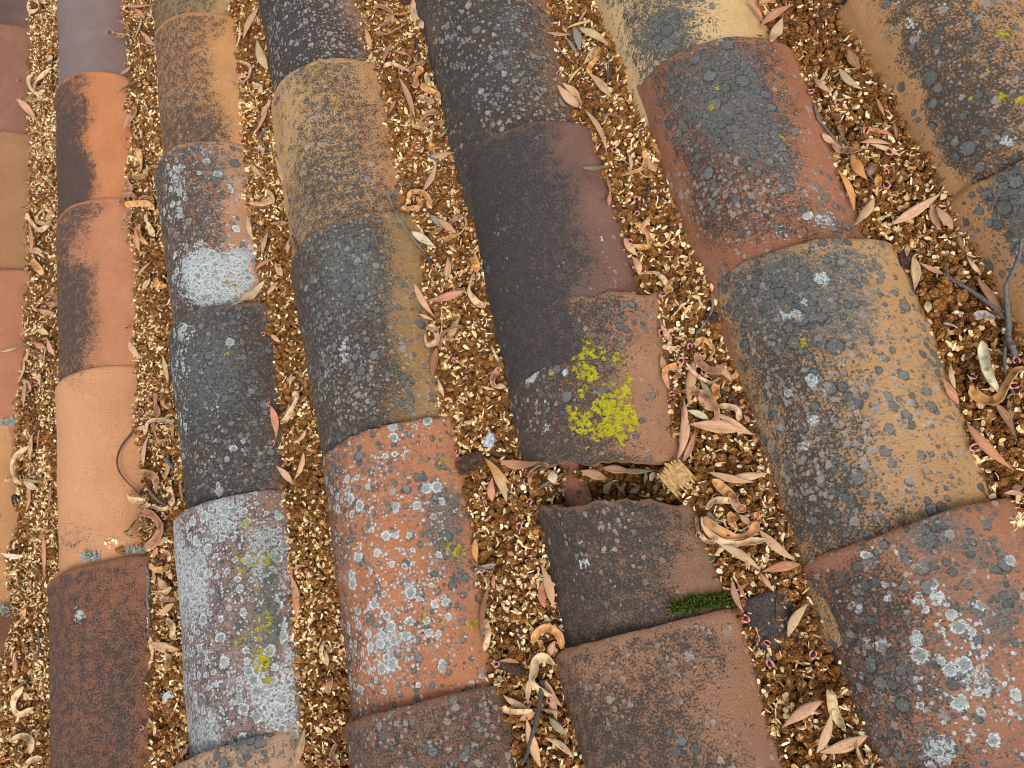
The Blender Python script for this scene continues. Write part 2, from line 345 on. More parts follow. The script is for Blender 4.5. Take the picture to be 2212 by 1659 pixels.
# what each tile looks like: sRGB of the bare clay (flank, crown), black crust (amount, where it ends across the tile: -1 .. 1), grey, white, yellow, pale
LOOK = {
 '0z': ((120, 85, 78), (100, 75, 70), .30, -.2, 0, 0, 0, 0), '0a': ((158, 98, 80), (150, 88, 72), .75, -.45, 0, 0, 0, 0), '0b': ((180, 120, 82), (172, 96, 76), .45, -.35, 0, 0, 0, 0),
 '0c': ((190, 110, 84), (186, 106, 80), .15, -.6, 0, .02, 0, 0), '0d': ((210, 140, 92), (206, 128, 84), .75, .05, 0, 0, 0, 0), '0e': ((130, 74, 58), (122, 66, 52), .8, -.05, 0, 0, 0, 0), '0f': ((206, 138, 98), (196, 128, 90), .3, -.3, 0, 0, 0, 0),
 '1z': ((140, 112, 110), (130, 105, 104), .1, -.6, 0, 0, 0, 0), '1a': ((140, 108, 104), (138, 116, 116), .05, -.7, 0, 0, 0, 0), '1b': ((214, 122, 82), (206, 108, 70), .72, .18, 0, 0, 0, 0),
 '1c': ((206, 122, 90), (200, 114, 84), .60, .16, 0, 0, 0, 0), '1d': ((216, 136, 96), (224, 144, 106), .30, -.72, 0, 0, 0, 0), '1e': ((158, 92, 72), (152, 86, 66), .52, .62, 0, .01, 0, 0), '1f': ((170, 100, 80), (150, 90, 70), .5, .3, 0, 0, 0, 0),
 '2a': ((200, 154, 98), (176, 134, 88), .42, .5, .05, 0, 0, 0), '2b': ((214, 138, 86), (206, 132, 84), .52, .55, .05, 0, 0, .15), '2c': ((204, 134, 104), (190, 122, 94), .62, .45, .35, .12, 0, .25),
 '2d': ((142, 98, 78), (120, 92, 76), .80, .75, .45, .06, .02, .1), '2e': ((150, 112, 100), (160, 128, 122), .30, .4, .25, .62, .03, .1), '2f': ((196, 148, 116), (196, 148, 116), .2, .3, .3, 0, 0, .1),
 '3z': ((150, 100, 76), (120, 90, 75), .6, .4, 0, 0, 0, .1), '3a': ((162, 106, 78), (112, 92, 84), .88, .55, .05, .02, 0, .42), '3b': ((200, 132, 88), (212, 156, 104), .52, .62, .12, 0, 0, .22), '3c': ((170, 122, 72), (150, 106, 74), .82, .42, .40, .03, 0, .25),
 '3d': ((198, 112, 80), (192, 106, 76), .50, -.45, .45, .25, .03, .1), '3e': ((138, 92, 78), (146, 94, 78), .42, .8, .22, .02, 0, .30),
 '4z': ((130, 88, 78), (110, 90, 84), .55, .4, 0, 0, 0, 0), '4a': ((160, 108, 78), (112, 90, 74), .80, .70, .18, .0, 0, .30), '4b': ((136, 88, 80), (118, 88, 84), .85, .30, .03, 0, 0, .06), '4c': ((176, 114, 84), (166, 110, 84), .70, .30, .15, .02, 0, .10),
 '4d': ((156, 106, 82), (146, 102, 82), .72, .40, .03, 0, 0, .08), '4e': ((166, 110, 86), (168, 112, 88), .50, .45, .06, 0, 0, .12),
 '5z': ((200, 150, 96), (200, 150, 96), .3, .2, .2, 0, 0, 0), '5a': ((218, 165, 108), (230, 184, 128), .40, .2, .35, .02, 0, .1), '5b': ((176, 100, 76), (170, 96, 72), .40, .45, .4, .02, .03, .15), '5c': ((200, 142, 90), (196, 140, 96), .45, .12, .45, .03, .01, .3),
 '5d': ((178, 106, 80), (172, 106, 84), .52, -.1, .42, .10, 0, .2), '6z': ((124, 86, 80), (110, 80, 80), .4, .2, 0, 0, 0, 0), '6a': ((206, 141, 96), (202, 138, 92), .45, .2, .25, .02, .02, .15), '6b': ((206, 141, 95), (202, 138, 92), .35, .2, .6, .02, .01, .1), '6c': ((190, 130, 90), (190, 130, 90), .4, .2, .4, 0, 0, .1)}
# extra growth, measured on the photograph: tile, channel, x, y, rx, ry, angle, amount
BLOBS = []
def B(code, ch, *spots):
    for s in spots:
        x, y, rx, ry = s[:4]; BLOBS.append((code, ch, x, y, rx, ry, s[5] if len(s) > 5 else 0, s[4]))
B('1b', 'D', (160, 330, 45, 120, .55), (150, 410, 55, 50, .5), (245, 330, 40, 200, -.8), (200, 200, 70, 40, -.25))
B('1c', 'D', (190, 560, 50, 140, .25), (150, 700, 30, 120, .3), (262, 620, 40, 200, -.6)); B('1d', 'D', (165, 820, 22, 25, .5), (150, 1175, 40, 28, .5), (180, 1140, 30, 20, .3))
B('1e', 'D', (280, 1500, 40, 140, .35), (250, 1290, 60, 60, -.3)); B('1e', 'W', (172, 1329, 11, 12, 1.0))
B('2b', 'D', (430, 280, 90, 45, .3), (480, 150, 30, 90, -.4), (520, 200, 25, 120, -.9)); B('2c', 'D', (370, 470, 45, 110, .3), (520, 480, 30, 90, -.7), (400, 620, 30, 60, .4))
B('2c', 'W', (465, 610, 72, 62, .95), (425, 560, 40, 40, .5), (520, 580, 35, 45, .8), (378, 415, 16, 60, .35), (395, 390, 25, 25, .3)); B('2c', 'G', (440, 360, 90, 50, .35)); B('2c', 'Y', (490, 612, 10, 8, .5), (512, 615, 8, 8, .5))
B('2d', 'G', (470, 800, 95, 110, .35)); B('2d', 'W', (400, 720, 22, 20, .4), (390, 800, 20, 50, .3), (470, 890, 25, 15, .4), (395, 920, 14, 60, .3)); B('2d', 'P', (460, 1000, 90, 50, .35)); B('2d', 'D', (470, 860, 90, 80, .2)); B('2d', 'Y', (495, 762, 6, 5, .8))
B('2e', 'G', (585, 1330, 28, 160, .8), (570, 1180, 40, 60, .5)); B('2e', 'W', (585, 1360, 22, 130, -.5), (460, 1250, 90, 120, .15), (545, 1490, 70, 70, .3), (400, 1450, 40, 120, -.15))
B('2e', 'Y', (530, 1135, 12, 15, .6), (545, 1205, 45, 25, .38), (580, 1220, 14, 22, .5), (517, 1232, 8, 8, .6), (560, 1275, 12, 14, .45), (575, 1345, 20, 25, .55), (522, 1387, 16, 10, .75), (552, 1370, 12, 18, .6), (566, 1425, 22, 30, .85), (580, 1470, 12, 12, .55))
B('2f', 'G', (545, 1605, 75, 40, .6))
B('3a', 'P', (680, 60, 60, 80, .3)); B('3b', 'D', (700, 400, 70, 60, .25), (620, 300, 20, 120, -.5), (640, 230, 40, 50, -.2)); B('3b', 'P', (660, 250, 50, 60, .2))
B('3c', 'G', (770, 600, 85, 110, .45), (690, 560, 60, 60, .3), (880, 520, 20, 30, .2)); B('3c', 'P', (760, 850, 80, 60, .55)); B('3c', 'D', (720, 700, 40, 200, .2), (880, 620, 40, 140, -.6)); B('3c', 'W', (742, 755, 10, 22, .6))
B('3d', 'G', (960, 1100, 70, 150, .38), (800, 1010, 60, 60, .1), (1000, 1330, 25, 80, .4)); B('3d', 'W', (880, 1190, 90, 130, .20), (890, 1330, 95, 100, .30), (850, 1420, 70, 60, .24), (785, 1060, 60, 50, .1), (1000, 1300, 40, 160, -.25), (930, 990, 60, 50, -.2))
B('3d', 'Y', (957, 1000, 9, 10, .7), (940, 950, 7, 6, .6), (965, 1180, 10, 12, .7), (992, 1195, 16, 26, .7), (916, 1335, 7, 7, .8), (1018, 1345, 16, 14, .6), (886, 1022, 6, 6, .7), (960, 1345, 7, 6, .7)); B('3d', 'D', (775, 1350, 30, 180, .25), (800, 1510, 60, 30, .4))
B('4a', 'G', (1095, 80, 40, 70, .45), (1100, 150, 40, 60, .4), (1120, 30, 50, 30, .3)); B('4a', 'P', (1120, 200, 60, 50, .25), (1040, 60, 50, 60, .2)); B('4a', 'D', (930, 60, 25, 50, -.5), (1190, 120, 40, 160, -.3))
B('4b', 'D', (1080, 450, 60, 170, .2), (1240, 330, 70, 60, -.35), (1200, 290, 60, 20, -.2)); B('4b', 'W', (1310, 540, 5, 60, .3, .3))
B('4c', 'Y', (1250, 765, 20, 16, .9), (1275, 755, 14, 22, .7), (1300, 765, 18, 14, .75), (1335, 775, 16, 16, .7), (1262, 800, 26, 22, .9), (1285, 815, 16, 14, .8), (1255, 735, 7, 6, .9), (1260, 845, 16, 18, .75), (1315, 830, 12, 12, .5), (1355, 825, 12, 24, .6), (1345, 850, 22, 20, .8), (1310, 865, 24, 20, .85), (1330, 890, 34, 22, .95), (1300, 880, 26, 16, .75), (1360, 900, 14, 30, .8), (1365, 910, 16, 20, .8),
   (1235, 885, 12, 18, .8), (1255, 905, 26, 16, .7), (1280, 890, 16, 12, .6), (1260, 925, 28, 18, .85), (1310, 925, 26, 22, .95), (1340, 930, 18, 22, .8), (1340, 952, 14, 14, .85), (1290, 945, 14, 10, .6), (1190, 806, 8, 7, .8), (1154, 772, 5, 6, .7), (1270, 968, 6, 5, .7), (1215, 795, 6, 5, .4), (1187, 852, 4, 4, .6))
B('4c', 'W', (1146, 810, 15, 18, 1.1), (1222, 804, 7, 8, 1.0), (1171, 792, 6, 5, .9), (1168, 868, 10, 8, .5), (1180, 922, 7, 8, .8)); B('4c', 'G', (1370, 680, 50, 50, .35), (1330, 700, 60, 40, .15), (1400, 850, 14, 14, .5)); B('4c', 'D', (1120, 850, 70, 140, .25), (1390, 900, 40, 100, -.3), (1400, 760, 40, 90, .1), (1290, 700, 60, 40, .12)); B('4c', 'P', (1180, 890, 60, 70, .2))
B('4d', 'D', (1200, 1200, 50, 120, .2), (1420, 1170, 70, 80, .1), (1490, 1130, 30, 40, .2)); B('4d', 'W', (1264, 1222, 8, 16, .75), (1258, 1172, 7, 9, .6)); B('4d', 'P', (1330, 1130, 20, 20, .3))
B('4e', 'D', (1350, 1600, 110, 70, .25), (1560, 1440, 30, 60, .35), (1300, 1440, 90, 40, -.3)); B('4e', 'P', (1330, 1500, 40, 50, .35)); B('4e', 'G', (1500, 1600, 60, 60, .2))
B('5a', 'G', (1440, 50, 80, 45, .5), (1430, 95, 60, 25, .4), (1500, 20, 40, 20, .3), (1600, 40, 60, 80, -.5)); B('5a', 'D', (1420, 50, 100, 60, .3), (1590, 60, 60, 80, -.4), (1330, 80, 40, 120, -.3))
B('5b', 'G', (1560, 180, 110, 80, .55), (1620, 260, 90, 90, .6), (1700, 370, 50, 60, .45), (1740, 430, 40, 40, .3), (1680, 130, 40, 150, -.45), (1750, 250, 40, 120, -.7)); B('5b', 'P', (1560, 400, 110, 70, .55), (1640, 440, 70, 50, .3)); B('5b', 'W', (1782, 475, 20, 18, .7), (1700, 505, 25, 14, .45), (1755, 470, 16, 10, .4)); B('5b', 'D', (1500, 420, 70, 100, .3), (1530, 250, 60, 80, .1), (1780, 300, 40, 160, -.5)); B('5b', 'Y', (1550, 190, 8, 8, .6), (1535, 232, 6, 7, .7), (1690, 297, 5, 6, .7), (1565, 235, 5, 5, .6))
B('5c', 'G', (1680, 590, 50, 50, .4), (1760, 620, 110, 60, .3), (1730, 690, 130, 60, .3), (1830, 570, 60, 30, .35), (1590, 660, 40, 60, .4), (1840, 700, 60, 60, .2), (1920, 850, 30, 150, -.2), (1960, 980, 60, 80, -.3)); B('5c', 'P', (1850, 900, 100, 110, .45), (1760, 960, 60, 100, .4), (1690, 820, 50, 70, .3), (1780, 1060, 50, 40, .35)); B('5c', 'D', (1700, 830, 60, 140, .35), (1760, 1040, 60, 90, .5), (1640, 750, 40, 90, .25), (1960, 900, 60, 200, -.4), (1720, 1130, 80, 60, .4), (1900, 620, 60, 90, -.4))
B('5c', 'W', (1774, 602, 16, 13, 1.1), (1716, 678, 11, 10, 1.0), (1686, 677, 10, 9, .9), (1755, 822, 14, 16, 1.1), (1758, 910, 11, 12, 1.0), (1737, 652, 8, 7, .9), (1819, 788, 7, 7, .9), (1783, 846, 6, 5, .9), (1703, 850, 7, 8, .8), (1736, 962, 8, 8, .7), (1815, 612, 7, 6, .8)); B('5c', 'Y', (1728, 740, 16, 16, .75), (1816, 669, 6, 6, .9), (1698, 666, 5, 4, .8))
B('5d', 'G', (2010, 1150, 50, 40, .5), (2110, 1180, 50, 50, .35), (1920, 1210, 50, 40, .25), (1990, 1260, 60, 40, .3), (2180, 1290, 30, 60, .4), (1960, 1420, 110, 90, .3), (2140, 1350, 60, 60, .3), (1820, 1240, 14, 20, .6), (2190, 1130, 60, 30, -.3))
B('5d', 'W', (2060, 1330, 60, 40, .30), (2090, 1400, 60, 60, .30), (2050, 1470, 60, 60, .26), (2120, 1520, 70, 70, .36), (2030, 1622, 40, 36, .8), (1855, 1315, 8, 9, 1.0), (1905, 1394, 15, 15, 1.1), (1980, 1382, 15, 16, 1.1), (2024, 1290, 17, 17, 1.0), (1918, 1292, 9, 9, .9), (1985, 1295, 14, 12, .8), (1870, 1380, 8, 9, .8), (2150, 1460, 40, 40, .25), (1995, 1510, 40, 50, .2)); B('5d', 'D', (1800, 1400, 70, 200, .3), (1920, 1330, 90, 60, .15), (2120, 1150, 90, 60, -.4)); B('5d', 'P', (1900, 1560, 60, 80, .25), (2010, 1580, 60, 60, .2))
B('6a', 'D', (1990, 150, 120, 130, .35), (2090, 260, 100, 110, .4), (2060, 340, 50, 60, .4), (1930, 250, 50, 200, -.3), (1860, 60, 40, 60, -.4)); B('6a', 'G', (2000, 200, 90, 100, .25), (2060, 330, 50, 60, .3)); B('6a', 'Y', (2168, 70, 12, 12, .85), (2133, 148, 8, 8, .6), (2170, 208, 14, 10, .55), (2098, 213, 6, 6, .8), (2205, 130, 8, 10, .6), (2200, 215, 10, 8, .7)); B('6a', 'W', (1965, 43, 7, 7, .9), (1970, 53, 8, 8, .9), (1985, 70, 6, 6, .9), (2180, 308, 14, 12, .9), (1936, 8, 6, 6, .8), (2038, 12, 6, 6, .8)); B('6a', 'P', (2140, 190, 60, 60, .2))
B('6b', 'G', (2170, 430, 70, 60, .4), (2090, 470, 30, 50, .4), (2150, 560, 60, 60, .35), (2110, 400, 30, 20, -.5)); B('6b', 'D', (2170, 470, 70, 90, .4)); B('6b', 'W', (2190, 560, 20, 40, .2))

B('6a', 'D', (2010, 430, 60, 40, -.9), (1960, 340, 40, 60, -.5)); B('6a', 'G', (2010, 430, 60, 40, -.6)); B('5d', 'D', (1790, 1212, 45, 22, -.9)); B('5d', 'G', (1790, 1212, 45, 22, -.6)); B('5b', 'D', (1560, 560, 70, 30, -.5), (1700, 540, 90, 22, -.6)); B('5b', 'G', (1680, 545, 120, 22, -.6))
B('5c', 'P', (1690, 700, 60, 60, .2), (1700, 900, 50, 90, .45), (1760, 1000, 70, 90, .5), (1800, 860, 70, 60, .35), (1880, 950, 70, 90, .25)); B('5d', 'P', (1880, 1480, 60, 90, .25)); B('4e', 'P', (1340, 1530, 30, 30, .4), (1290, 1470, 20, 20, .4)); B('3e', 'P', (860, 1610, 110, 50, .25))
B('4d', 'P', (1300, 1150, 120, 90, .18), (1264, 1222, 10, 18, .5))

def make_tile(code, parent, label):
    t = TILES[code]; seed = sum(ord(c) * 131 ** i for i, c in enumerate(code)); NS, NLn = (104, 132) if code in ('2c', '2d', '2e', '3c', '3d', '4c', '5b', '5c', '5d', '6a') else (52, 64)
    far = np.array([0, .0022, .006]) ; L = t['vf'] - t['vn']
    s = np.concatenate([far / L, np.linspace(.012 / L, 1 - .004 / L, NLn - 4), [1.0]])
    lat = np.linspace(-1, 1, NS)
    def skin(inner):
        V = np.zeros((len(s), NS, 3)); ang = np.zeros((len(s), NS)); rads = np.zeros(len(s))
        for i, si in enumerate(s):
            a = t['af'] + (t['an'] - t['af']) * si; h = a * (t['hf'] + (t['hn'] - t['hf']) * si); rad = (a * a + h * h) / (2 * h)
            uc = t['uf'] + (t['un'] - t['uf']) * si
            Tm = min(math.acos(max(-1, (-.034 - h + rad) / rad)), 1.5)
            th = lat * Tm; ang[i] = th; rads[i] = rad
            r = rad - (.0125 if inner else 0) + (0 if inner else 1) * (-.0022 if i == 0 else (-.0006 if i == 1 else 0))
            bumpy = .0011 * vnoise2(th * 3 + seed, si * 5 + seed % 97, 3) + .0006 * vnoise2(th * 11, si * 17 + seed % 31, 4)
            r = r + bumpy
            V[i, :, 0] = uc + r * np.sin(th) + .0022 * vnoise2(np.full(NS, si * 4.0), np.full(NS, seed % 53), 5)
            V[i, :, 2] = h - rad + r * np.cos(th)
            frac = np.clip((rad * np.sin(th) / a + 1) / 2, -.1, 1.1)
            jag = t['rag'] * (vnoise(lat * 5 + 50 + seed % 11, seed) + .5 * vnoise(lat * 14 + 50, seed + 1) + (.35 * vnoise(lat * 26 + 50, seed + 2) if t['rag'] > .003 else 0))
            nj = t['near_rag'] * (vnoise(lat * 6 + 50, seed + 5) + .5 * vnoise(lat * 17 + 50, seed + 6))
            V[i, :, 1] = t['vf'] - L * si + (t['skew'] * (1 - frac) + jag) * (1 - si) ** 2 + (nj + t.get('nskew', 0) * (1 - frac)) * si ** 4
        return V, ang, rads
    Vo, ang, rads = skin(False); Vi, _, _ = skin(True)
    n = len(s); nv = n * NS
    idx = np.arange(nv).reshape(n, NS)
    F = []
    q = np.stack([idx[:-1, :-1], idx[:-1, 1:], idx[1:, 1:], idx[1:, :-1]], -1).reshape(-1, 4)
    F += q.tolist(); F += (q[:, ::-1] + nv).tolist()
    V = np.concatenate([Vo.reshape(-1, 3), Vi.reshape(-1, 3)])
    rim = np.concatenate([idx[0], idx[1:, -1], idx[-1, ::-1][1:], idx[::-1, 0][1:]])
    base = len(V); m = len(rim)
    V = np.concatenate([V, V[rim], V[rim + nv]])
    for k in range(m - 1): F.append((base + k, base + m + k, base + m + k + 1, base + k + 1))
    # surface coordinates in metres
    arc = ang * rads[:, None]; uvx = arc + (seed % 89) * .37; uvy = np.repeat(((1 - s) * L)[:, None], NS, 1) + (seed % 71) * .53
    uvo = np.stack([uvx, uvy], -1).reshape(-1, 2); uva = np.concatenate([uvo, uvo + 1.3, uvo[rim], uvo[rim] + .012])
    # growth fields
    lk = LOOK[code]; flank, crown = (np.array(lin((c[0] + 2, c[1] + .25 * (c[0] - c[1]), c[2] + .12 * (c[0] - c[2])))) for c in lk[:2])
    N = nv; X = np.repeat(lat[None], n, 0).ravel(); S = np.repeat(s[:, None], NS, 1).ravel()
    PX = project(Vo.reshape(-1, 3))
    edge = lk[3] + .22 * vnoise2(S * 5 + seed % 13, X * 1.5, 6) + .1 * vnoise2(S * 14, X * 4, 7)
    D = -.35 + (lk[2] + .35) * ss(edge + .38, edge - .22, X)
    D = D * ss(0, .035, S) - .4 * ss(.035, 0, S) * .5        # clean worn lip at the far edge
    lo = vnoise2(S * 4 + seed % 7, X * 2, 8)
    cover = ss(.98, .6, np.abs(X)); sm = ss(-.6, .3, lo)
    G = lk[4] * cover * (.55 + .7 * sm); W = lk[5] * cover * (.5 + .8 * ss(-.5, .5, vnoise2(S * 5, X * 3 + seed % 19, 9))); Y = lk[6] * cover * .8
    P = lk[7] * cover * (.5 + .8 * ss(-.5, .5, vnoise2(S * 4 + 9, X * 3 + seed % 23, 10)))
    bare = {'5a': .7, '5b': .8, '5c': .35, '6a': .95, '6b': .9, '3b': .7, '2b': .4, '2c': .35, '3a': .3, '4a': .4, '3c': .3, '5d': .2}.get(code, 0) * ss(-.42, -.66, X + .07 * vnoise2(S * 16, X * 3, 11))
    D = D - bare; G = G * (1 - np.minimum(1, bare)); P = P * (1 - np.minimum(1, bare))
    ch = dict(D=D, G=G, W=W, Y=Y, P=P)
    for (cc, c_, bx, by, rx, ry, an, amt) in BLOBS:
        if cc != code: continue
        dx, dy = PX[:, 0] - bx, PX[:, 1] - by
        if an: dx, dy = dx * math.cos(an) - dy * math.sin(an), dx * math.sin(an) + dy * math.cos(an)
        d = np.hypot(dx / rx, dy / ry)
        ch[c_] = ch[c_] + amt * (ss(1.5, .6, d) if c_ == 'W' else ss(1.3, .5, d) if c_ == 'Y' else np.exp(-d * d * .9))
    D, G, W, Y, P = (np.clip(ch[k], -1, 1.2) for k in 'DGWYP')
    G = np.clip(G, 0, 1.1); W = np.clip(W, 0, 1.1); P = np.clip(P, 0, 1)
    if code == '2e': D = np.clip(D, -1, .45)
    bc = crown[None] + (flank - crown)[None] * ss(.1, .75, X)[:, None]
    bc = bc * .92
    def full(a, inner): return np.concatenate([a, inner[0] + 0 * a, a[rim], inner[1] + 0 * a[rim]])
    tot = len(V); one = np.ones(tot)
    ga = np.stack([full(D, (.0, -.2)), full(G, (0, 0)), full(W, (0, 0)), one], 1).astype(np.float32)
    gb = np.stack([full(Y, (0, 0)), full(P, (0, 0)), one, one], 1).astype(np.float32)
    bcol = np.concatenate([bc, bc, bc[rim], bc[rim]]); bcol = np.concatenate([bcol, np.ones((tot, 1))], 1).astype(np.float32)
    o = build('roof_tile', V, F, MT, parent, True, uva, attrs=dict(basecol=('FLOAT_COLOR', bcol), grow_a=('FLOAT_COLOR', ga), grow_b=('FLOAT_COLOR', gb)))
    if label: o['label'] = label
    return o

# ------------------------------------------------------------------ the roof
bmV = []
x0, x1, y0, y1 = -.24, 1.62, -.38, 1.86
V = [(x, y, z) for z in (-.145, -.10) for x, y in ((x0, y0), (x1, y0), (x1, y1), (x0, y1))]
Fb = [(3, 2, 1, 0), (4, 5, 6, 7), (0, 1, 5, 4), (1, 2, 6, 5), (2, 3, 7, 6), (3, 0, 4, 7)]
roof = build('roof', V, Fb, M_DECK, smooth=False); tag(roof, 'old barrel-tiled clay roof with litter-filled gutters', None, None, 'structure')
NAMES = {   # a short phrase that finds the tile, and its full label
 '0a': ('dark-sided plum tile', 'plum-red tile with a dark flank cut off by the photo edge'), '0b': ('olive-tinged red tile', 'red tile with an olive flank, cut off by the photo edge'),
 '0c': ('plain brick-red tile', 'plain brick-red tile cut off by the photo edge'), '0d': ('orange edge tile', 'orange tile with a black patch, cut off by the photo edge'),
 '0e': ('dark maroon tile', 'dark maroon tile with blackened side at the photo edge'), '0f': ('pale orange corner tile', 'pale orange tile in the lower corner of the photo'),
 '1a': ('violet-grey tile', 'smooth violet-grey tile with no lichen'), '1b': ('half-black orange tile', 'bright orange tile, half of it covered in black crust'),
 '1c': ('black-flecked orange tile', 'orange tile with soft black flecks along one side'), '1d': ('clean orange tile', 'cleanest bright orange tile, almost free of stains'),
 '1e': ('sooty maroon tile', 'maroon tile with sooty brown crust and one white spot'),
 '2a': ('tan tile at the top', 'tan tile with olive-black bloom at the top of the photo'), '2b': ('orange tile with brown mottling', 'orange tile with dense brown-black mottling and a clean flank'),
 '2c': ('tile with white patch', 'dark speckled tile with one big white lichen patch'), '2d': ('blackish green-grey tile', 'blackish tile covered in small green-grey lichen'),
 '2e': ('white-crusted tile', 'tile crusted all over in whitish lichen with yellow tufts'), '2f': ('salmon tile with grey patch', 'salmon tile with one large grey patch at the bottom edge'),
 '3a': ('black tile with pale blotches', 'black tile with pale pinkish blotches at the top edge'), '3b': ('sandy yellow tile', 'sandy yellow tile mottled with black'),
 '3c': ('grey tile with ochre flank', 'dark tile under grey lichen with an ochre flank'), '3d': ('orange tile with white rosettes', 'orange tile with many round grey discs and white rosettes'),
 '3e': ('brown tile with faint discs', 'brown tile with faint pale discs at the bottom edge'),
 '4a': ('charcoal tile with grey streak', 'long charcoal tile with a streak of blue-grey lichen'), '4b': ('charcoal and plum tile', 'smooth charcoal tile fading to plum on one side'),
 '4c': ('tile with yellow patch', 'broken tile with one big bright yellow lichen patch'), '4d': ('short broken tile', 'short broken charcoal tile below the open gap'), '4e': ('brown tile below the moss', 'brown tile with its edge against the moss'),
 '5a': ('pale yellow tile', 'pale yellow tile with blue-grey patches at the top edge'), '5b': ('red tile under grey crust', 'brick-red tile mostly under grey-green lichen crust'),
 '5c': ('big orange-tan tile', 'large orange-tan tile with round grey lichens and black bloom'), '5d': ('red tile with white rosettes', 'big red-brown corner tile with white rosettes and grey discs'),
 '6a': ('black-mottled sandy tile', 'sandy tile under rough black mottling at the upper corner'), '6b': ('sandy tile under the branch', 'sandy tile with blue-grey crust beside the forked branch')}
TOBJ = {}
for code in TILES: TOBJ[code] = make_tile(code, roof, NAMES.get(code, (0, None))[1])
# a pan tile showing through the litter beside the moss, and the broken end of one in the open gap
def pan_tile(name, uc, a, vf, vn, depth, wtop, label, col, flip=1, dark=.7, tilt=0.0):
    NS, NL_ = 20, 16; lat = np.linspace(-1, 1, NS); V = []; ga = []; uvs = []
    for lay in (0, 1):
        for i in range(NL_):
            s = i / (NL_ - 1)
            for j, x in enumerate(lat):
                w = wtop - flip * depth * (1 - x * x) - tilt * s - lay * .012 + .001 * vnoise2(x * 4, s * 6, 5)
                V.append((uc + a * x, vf + (vn - vf) * s + (.004 * vnoise2(x * 7 + 3, .5, 6) if i == 0 else 0), w)); uvs.append((a * x + 9.1 + lay, s * abs(vf - vn) + 4.7))
                ga.append((dark, .1, 0, 1))
    idx = np.arange(NS * NL_).reshape(NL_, NS); q = np.stack([idx[:-1, :-1], idx[:-1, 1:], idx[1:, 1:], idx[1:, :-1]], -1).reshape(-1, 4); n = NS * NL_
    F = q.tolist() + (q[:, ::-1] + n).tolist()
    r = np.concatenate([idx[0], idx[1:, -1], idx[-1, ::-1][1:], idx[::-1, 0][1:]])
    F += [(int(r[k]), int(r[k] + n), int(r[k + 1] + n), int(r[k + 1])) for k in range(len(r) - 1)]
    N = len(V); bc = np.tile(np.array([*lin(col), 1], np.float32), (N, 1)); gb = np.tile(np.array([0, .1, 1, 1], np.float32), (N, 1))
    o = build(name, V, F, MT, roof, True, uvs, attrs=dict(basecol=('FLOAT_COLOR', bc), grow_a=('FLOAT_COLOR', np.array(ga, np.float32)), grow_b=('FLOAT_COLOR', gb)))
    o['label'] = label; return o
pp = at_height(1662, 1318, .006)
pan_tile('pan_tile', pp[0] - .006, .034, pp[1] + .016, pp[1] - .045, .016, -.006, 'blackened tile end showing through the litter beside the moss', (120, 84, 74), flip=-1, dark=.9, tilt=.012)
pg = at_height(1243, 1038, -.008)
pan_tile('tile_shard', pg[0] - .003, .015, pg[1] + .045, pg[1] - .05, .009, -.009, 'narrow pink-brown tile shard lying in the open gap', (176, 118, 96), flip=-1, dark=.05, tilt=.004)

# ------------------------------------------------------------------ litter in the gutters
def proto(name, V, F, mat, smooth=False, attrs=None):
    me = bpy.data.meshes.new(name); me.from_pydata([tuple(v) for v in V], [], F)
    if smooth: me.polygons.foreach_set('use_smooth', [True] * len(me.polygons))
    for k, arr in (attrs or {}).items():
        a = me.attributes.new(k, 'FLOAT', 'POINT'); a.data.foreach_set('value', np.asarray(arr, np.float32))
    me.materials.append(mat); o = bpy.data.objects.new(name, me); PC.objects.link(o); return o
PC = bpy.data.collections.new('litter_pieces')      # shapes for the litter, not linked to the scene
def ico(sub):
    bm = bmesh.new(); bmesh.ops.create_icosphere(bm, subdivisions=sub, radius=1.0)
    V = np.array([v.co[:] for v in bm.verts]); F = [[v.index for v in f.verts] for f in bm.faces]; bm.free(); return V, F
names = []
V3, F3 = ico(3)
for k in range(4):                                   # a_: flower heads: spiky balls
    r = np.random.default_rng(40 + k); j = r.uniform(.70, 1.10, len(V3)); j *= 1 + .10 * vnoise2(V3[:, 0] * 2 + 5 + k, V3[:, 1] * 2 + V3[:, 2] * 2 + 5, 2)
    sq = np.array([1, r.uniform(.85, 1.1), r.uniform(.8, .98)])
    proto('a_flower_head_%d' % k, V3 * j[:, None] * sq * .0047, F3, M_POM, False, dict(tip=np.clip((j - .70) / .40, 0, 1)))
def plate(lx, ly, bend, thick, r, nseg=4):
    V = []; F = []
    for i in range(nseg + 1):
        t = i / nseg; wdt = ly * (math.sin(math.pi * (.12 + .76 * t)) ** .6) * r.uniform(.75, 1.15)
        for sgn in (-1, 1):
            for z in (0, -thick): V.append(((t - .5) * lx, sgn * wdt / 2 + r.uniform(-.1, .1) * ly, bend * (4 * (t - .5) ** 2) * lx + z + r.uniform(-.08, .08) * ly))
    for i in range(nseg):
        a = i * 4; c = a + 4
        F += [(a, a + 2, c + 2, c), (a + 1, c + 1, c + 3, a + 3), (a, c, c + 1, a + 1), (a + 2, a + 3, c + 3, c + 2)]
    F += [(0, 1, 3, 2), (nseg * 4, nseg * 4 + 2, nseg * 4 + 3, nseg * 4 + 1)]
    return V, F
for k in range(7):                                   # b_: chaff
    r = np.random.default_rng(70 + k)
    V, F = plate(*[(.0068, .0048, .10, .0006), (.0086, .0026, .08, .0009), (.0060, .0052, -.16, .0006), (.0092, .0036, .12, .0007), (.0058, .0034, .2, .0008), (.0050, .0040, .05, .0014), (.0105, .0016, .1, .0010)][k], r)
    proto('b_chaff_%d' % k, V, F, M_CHIP)
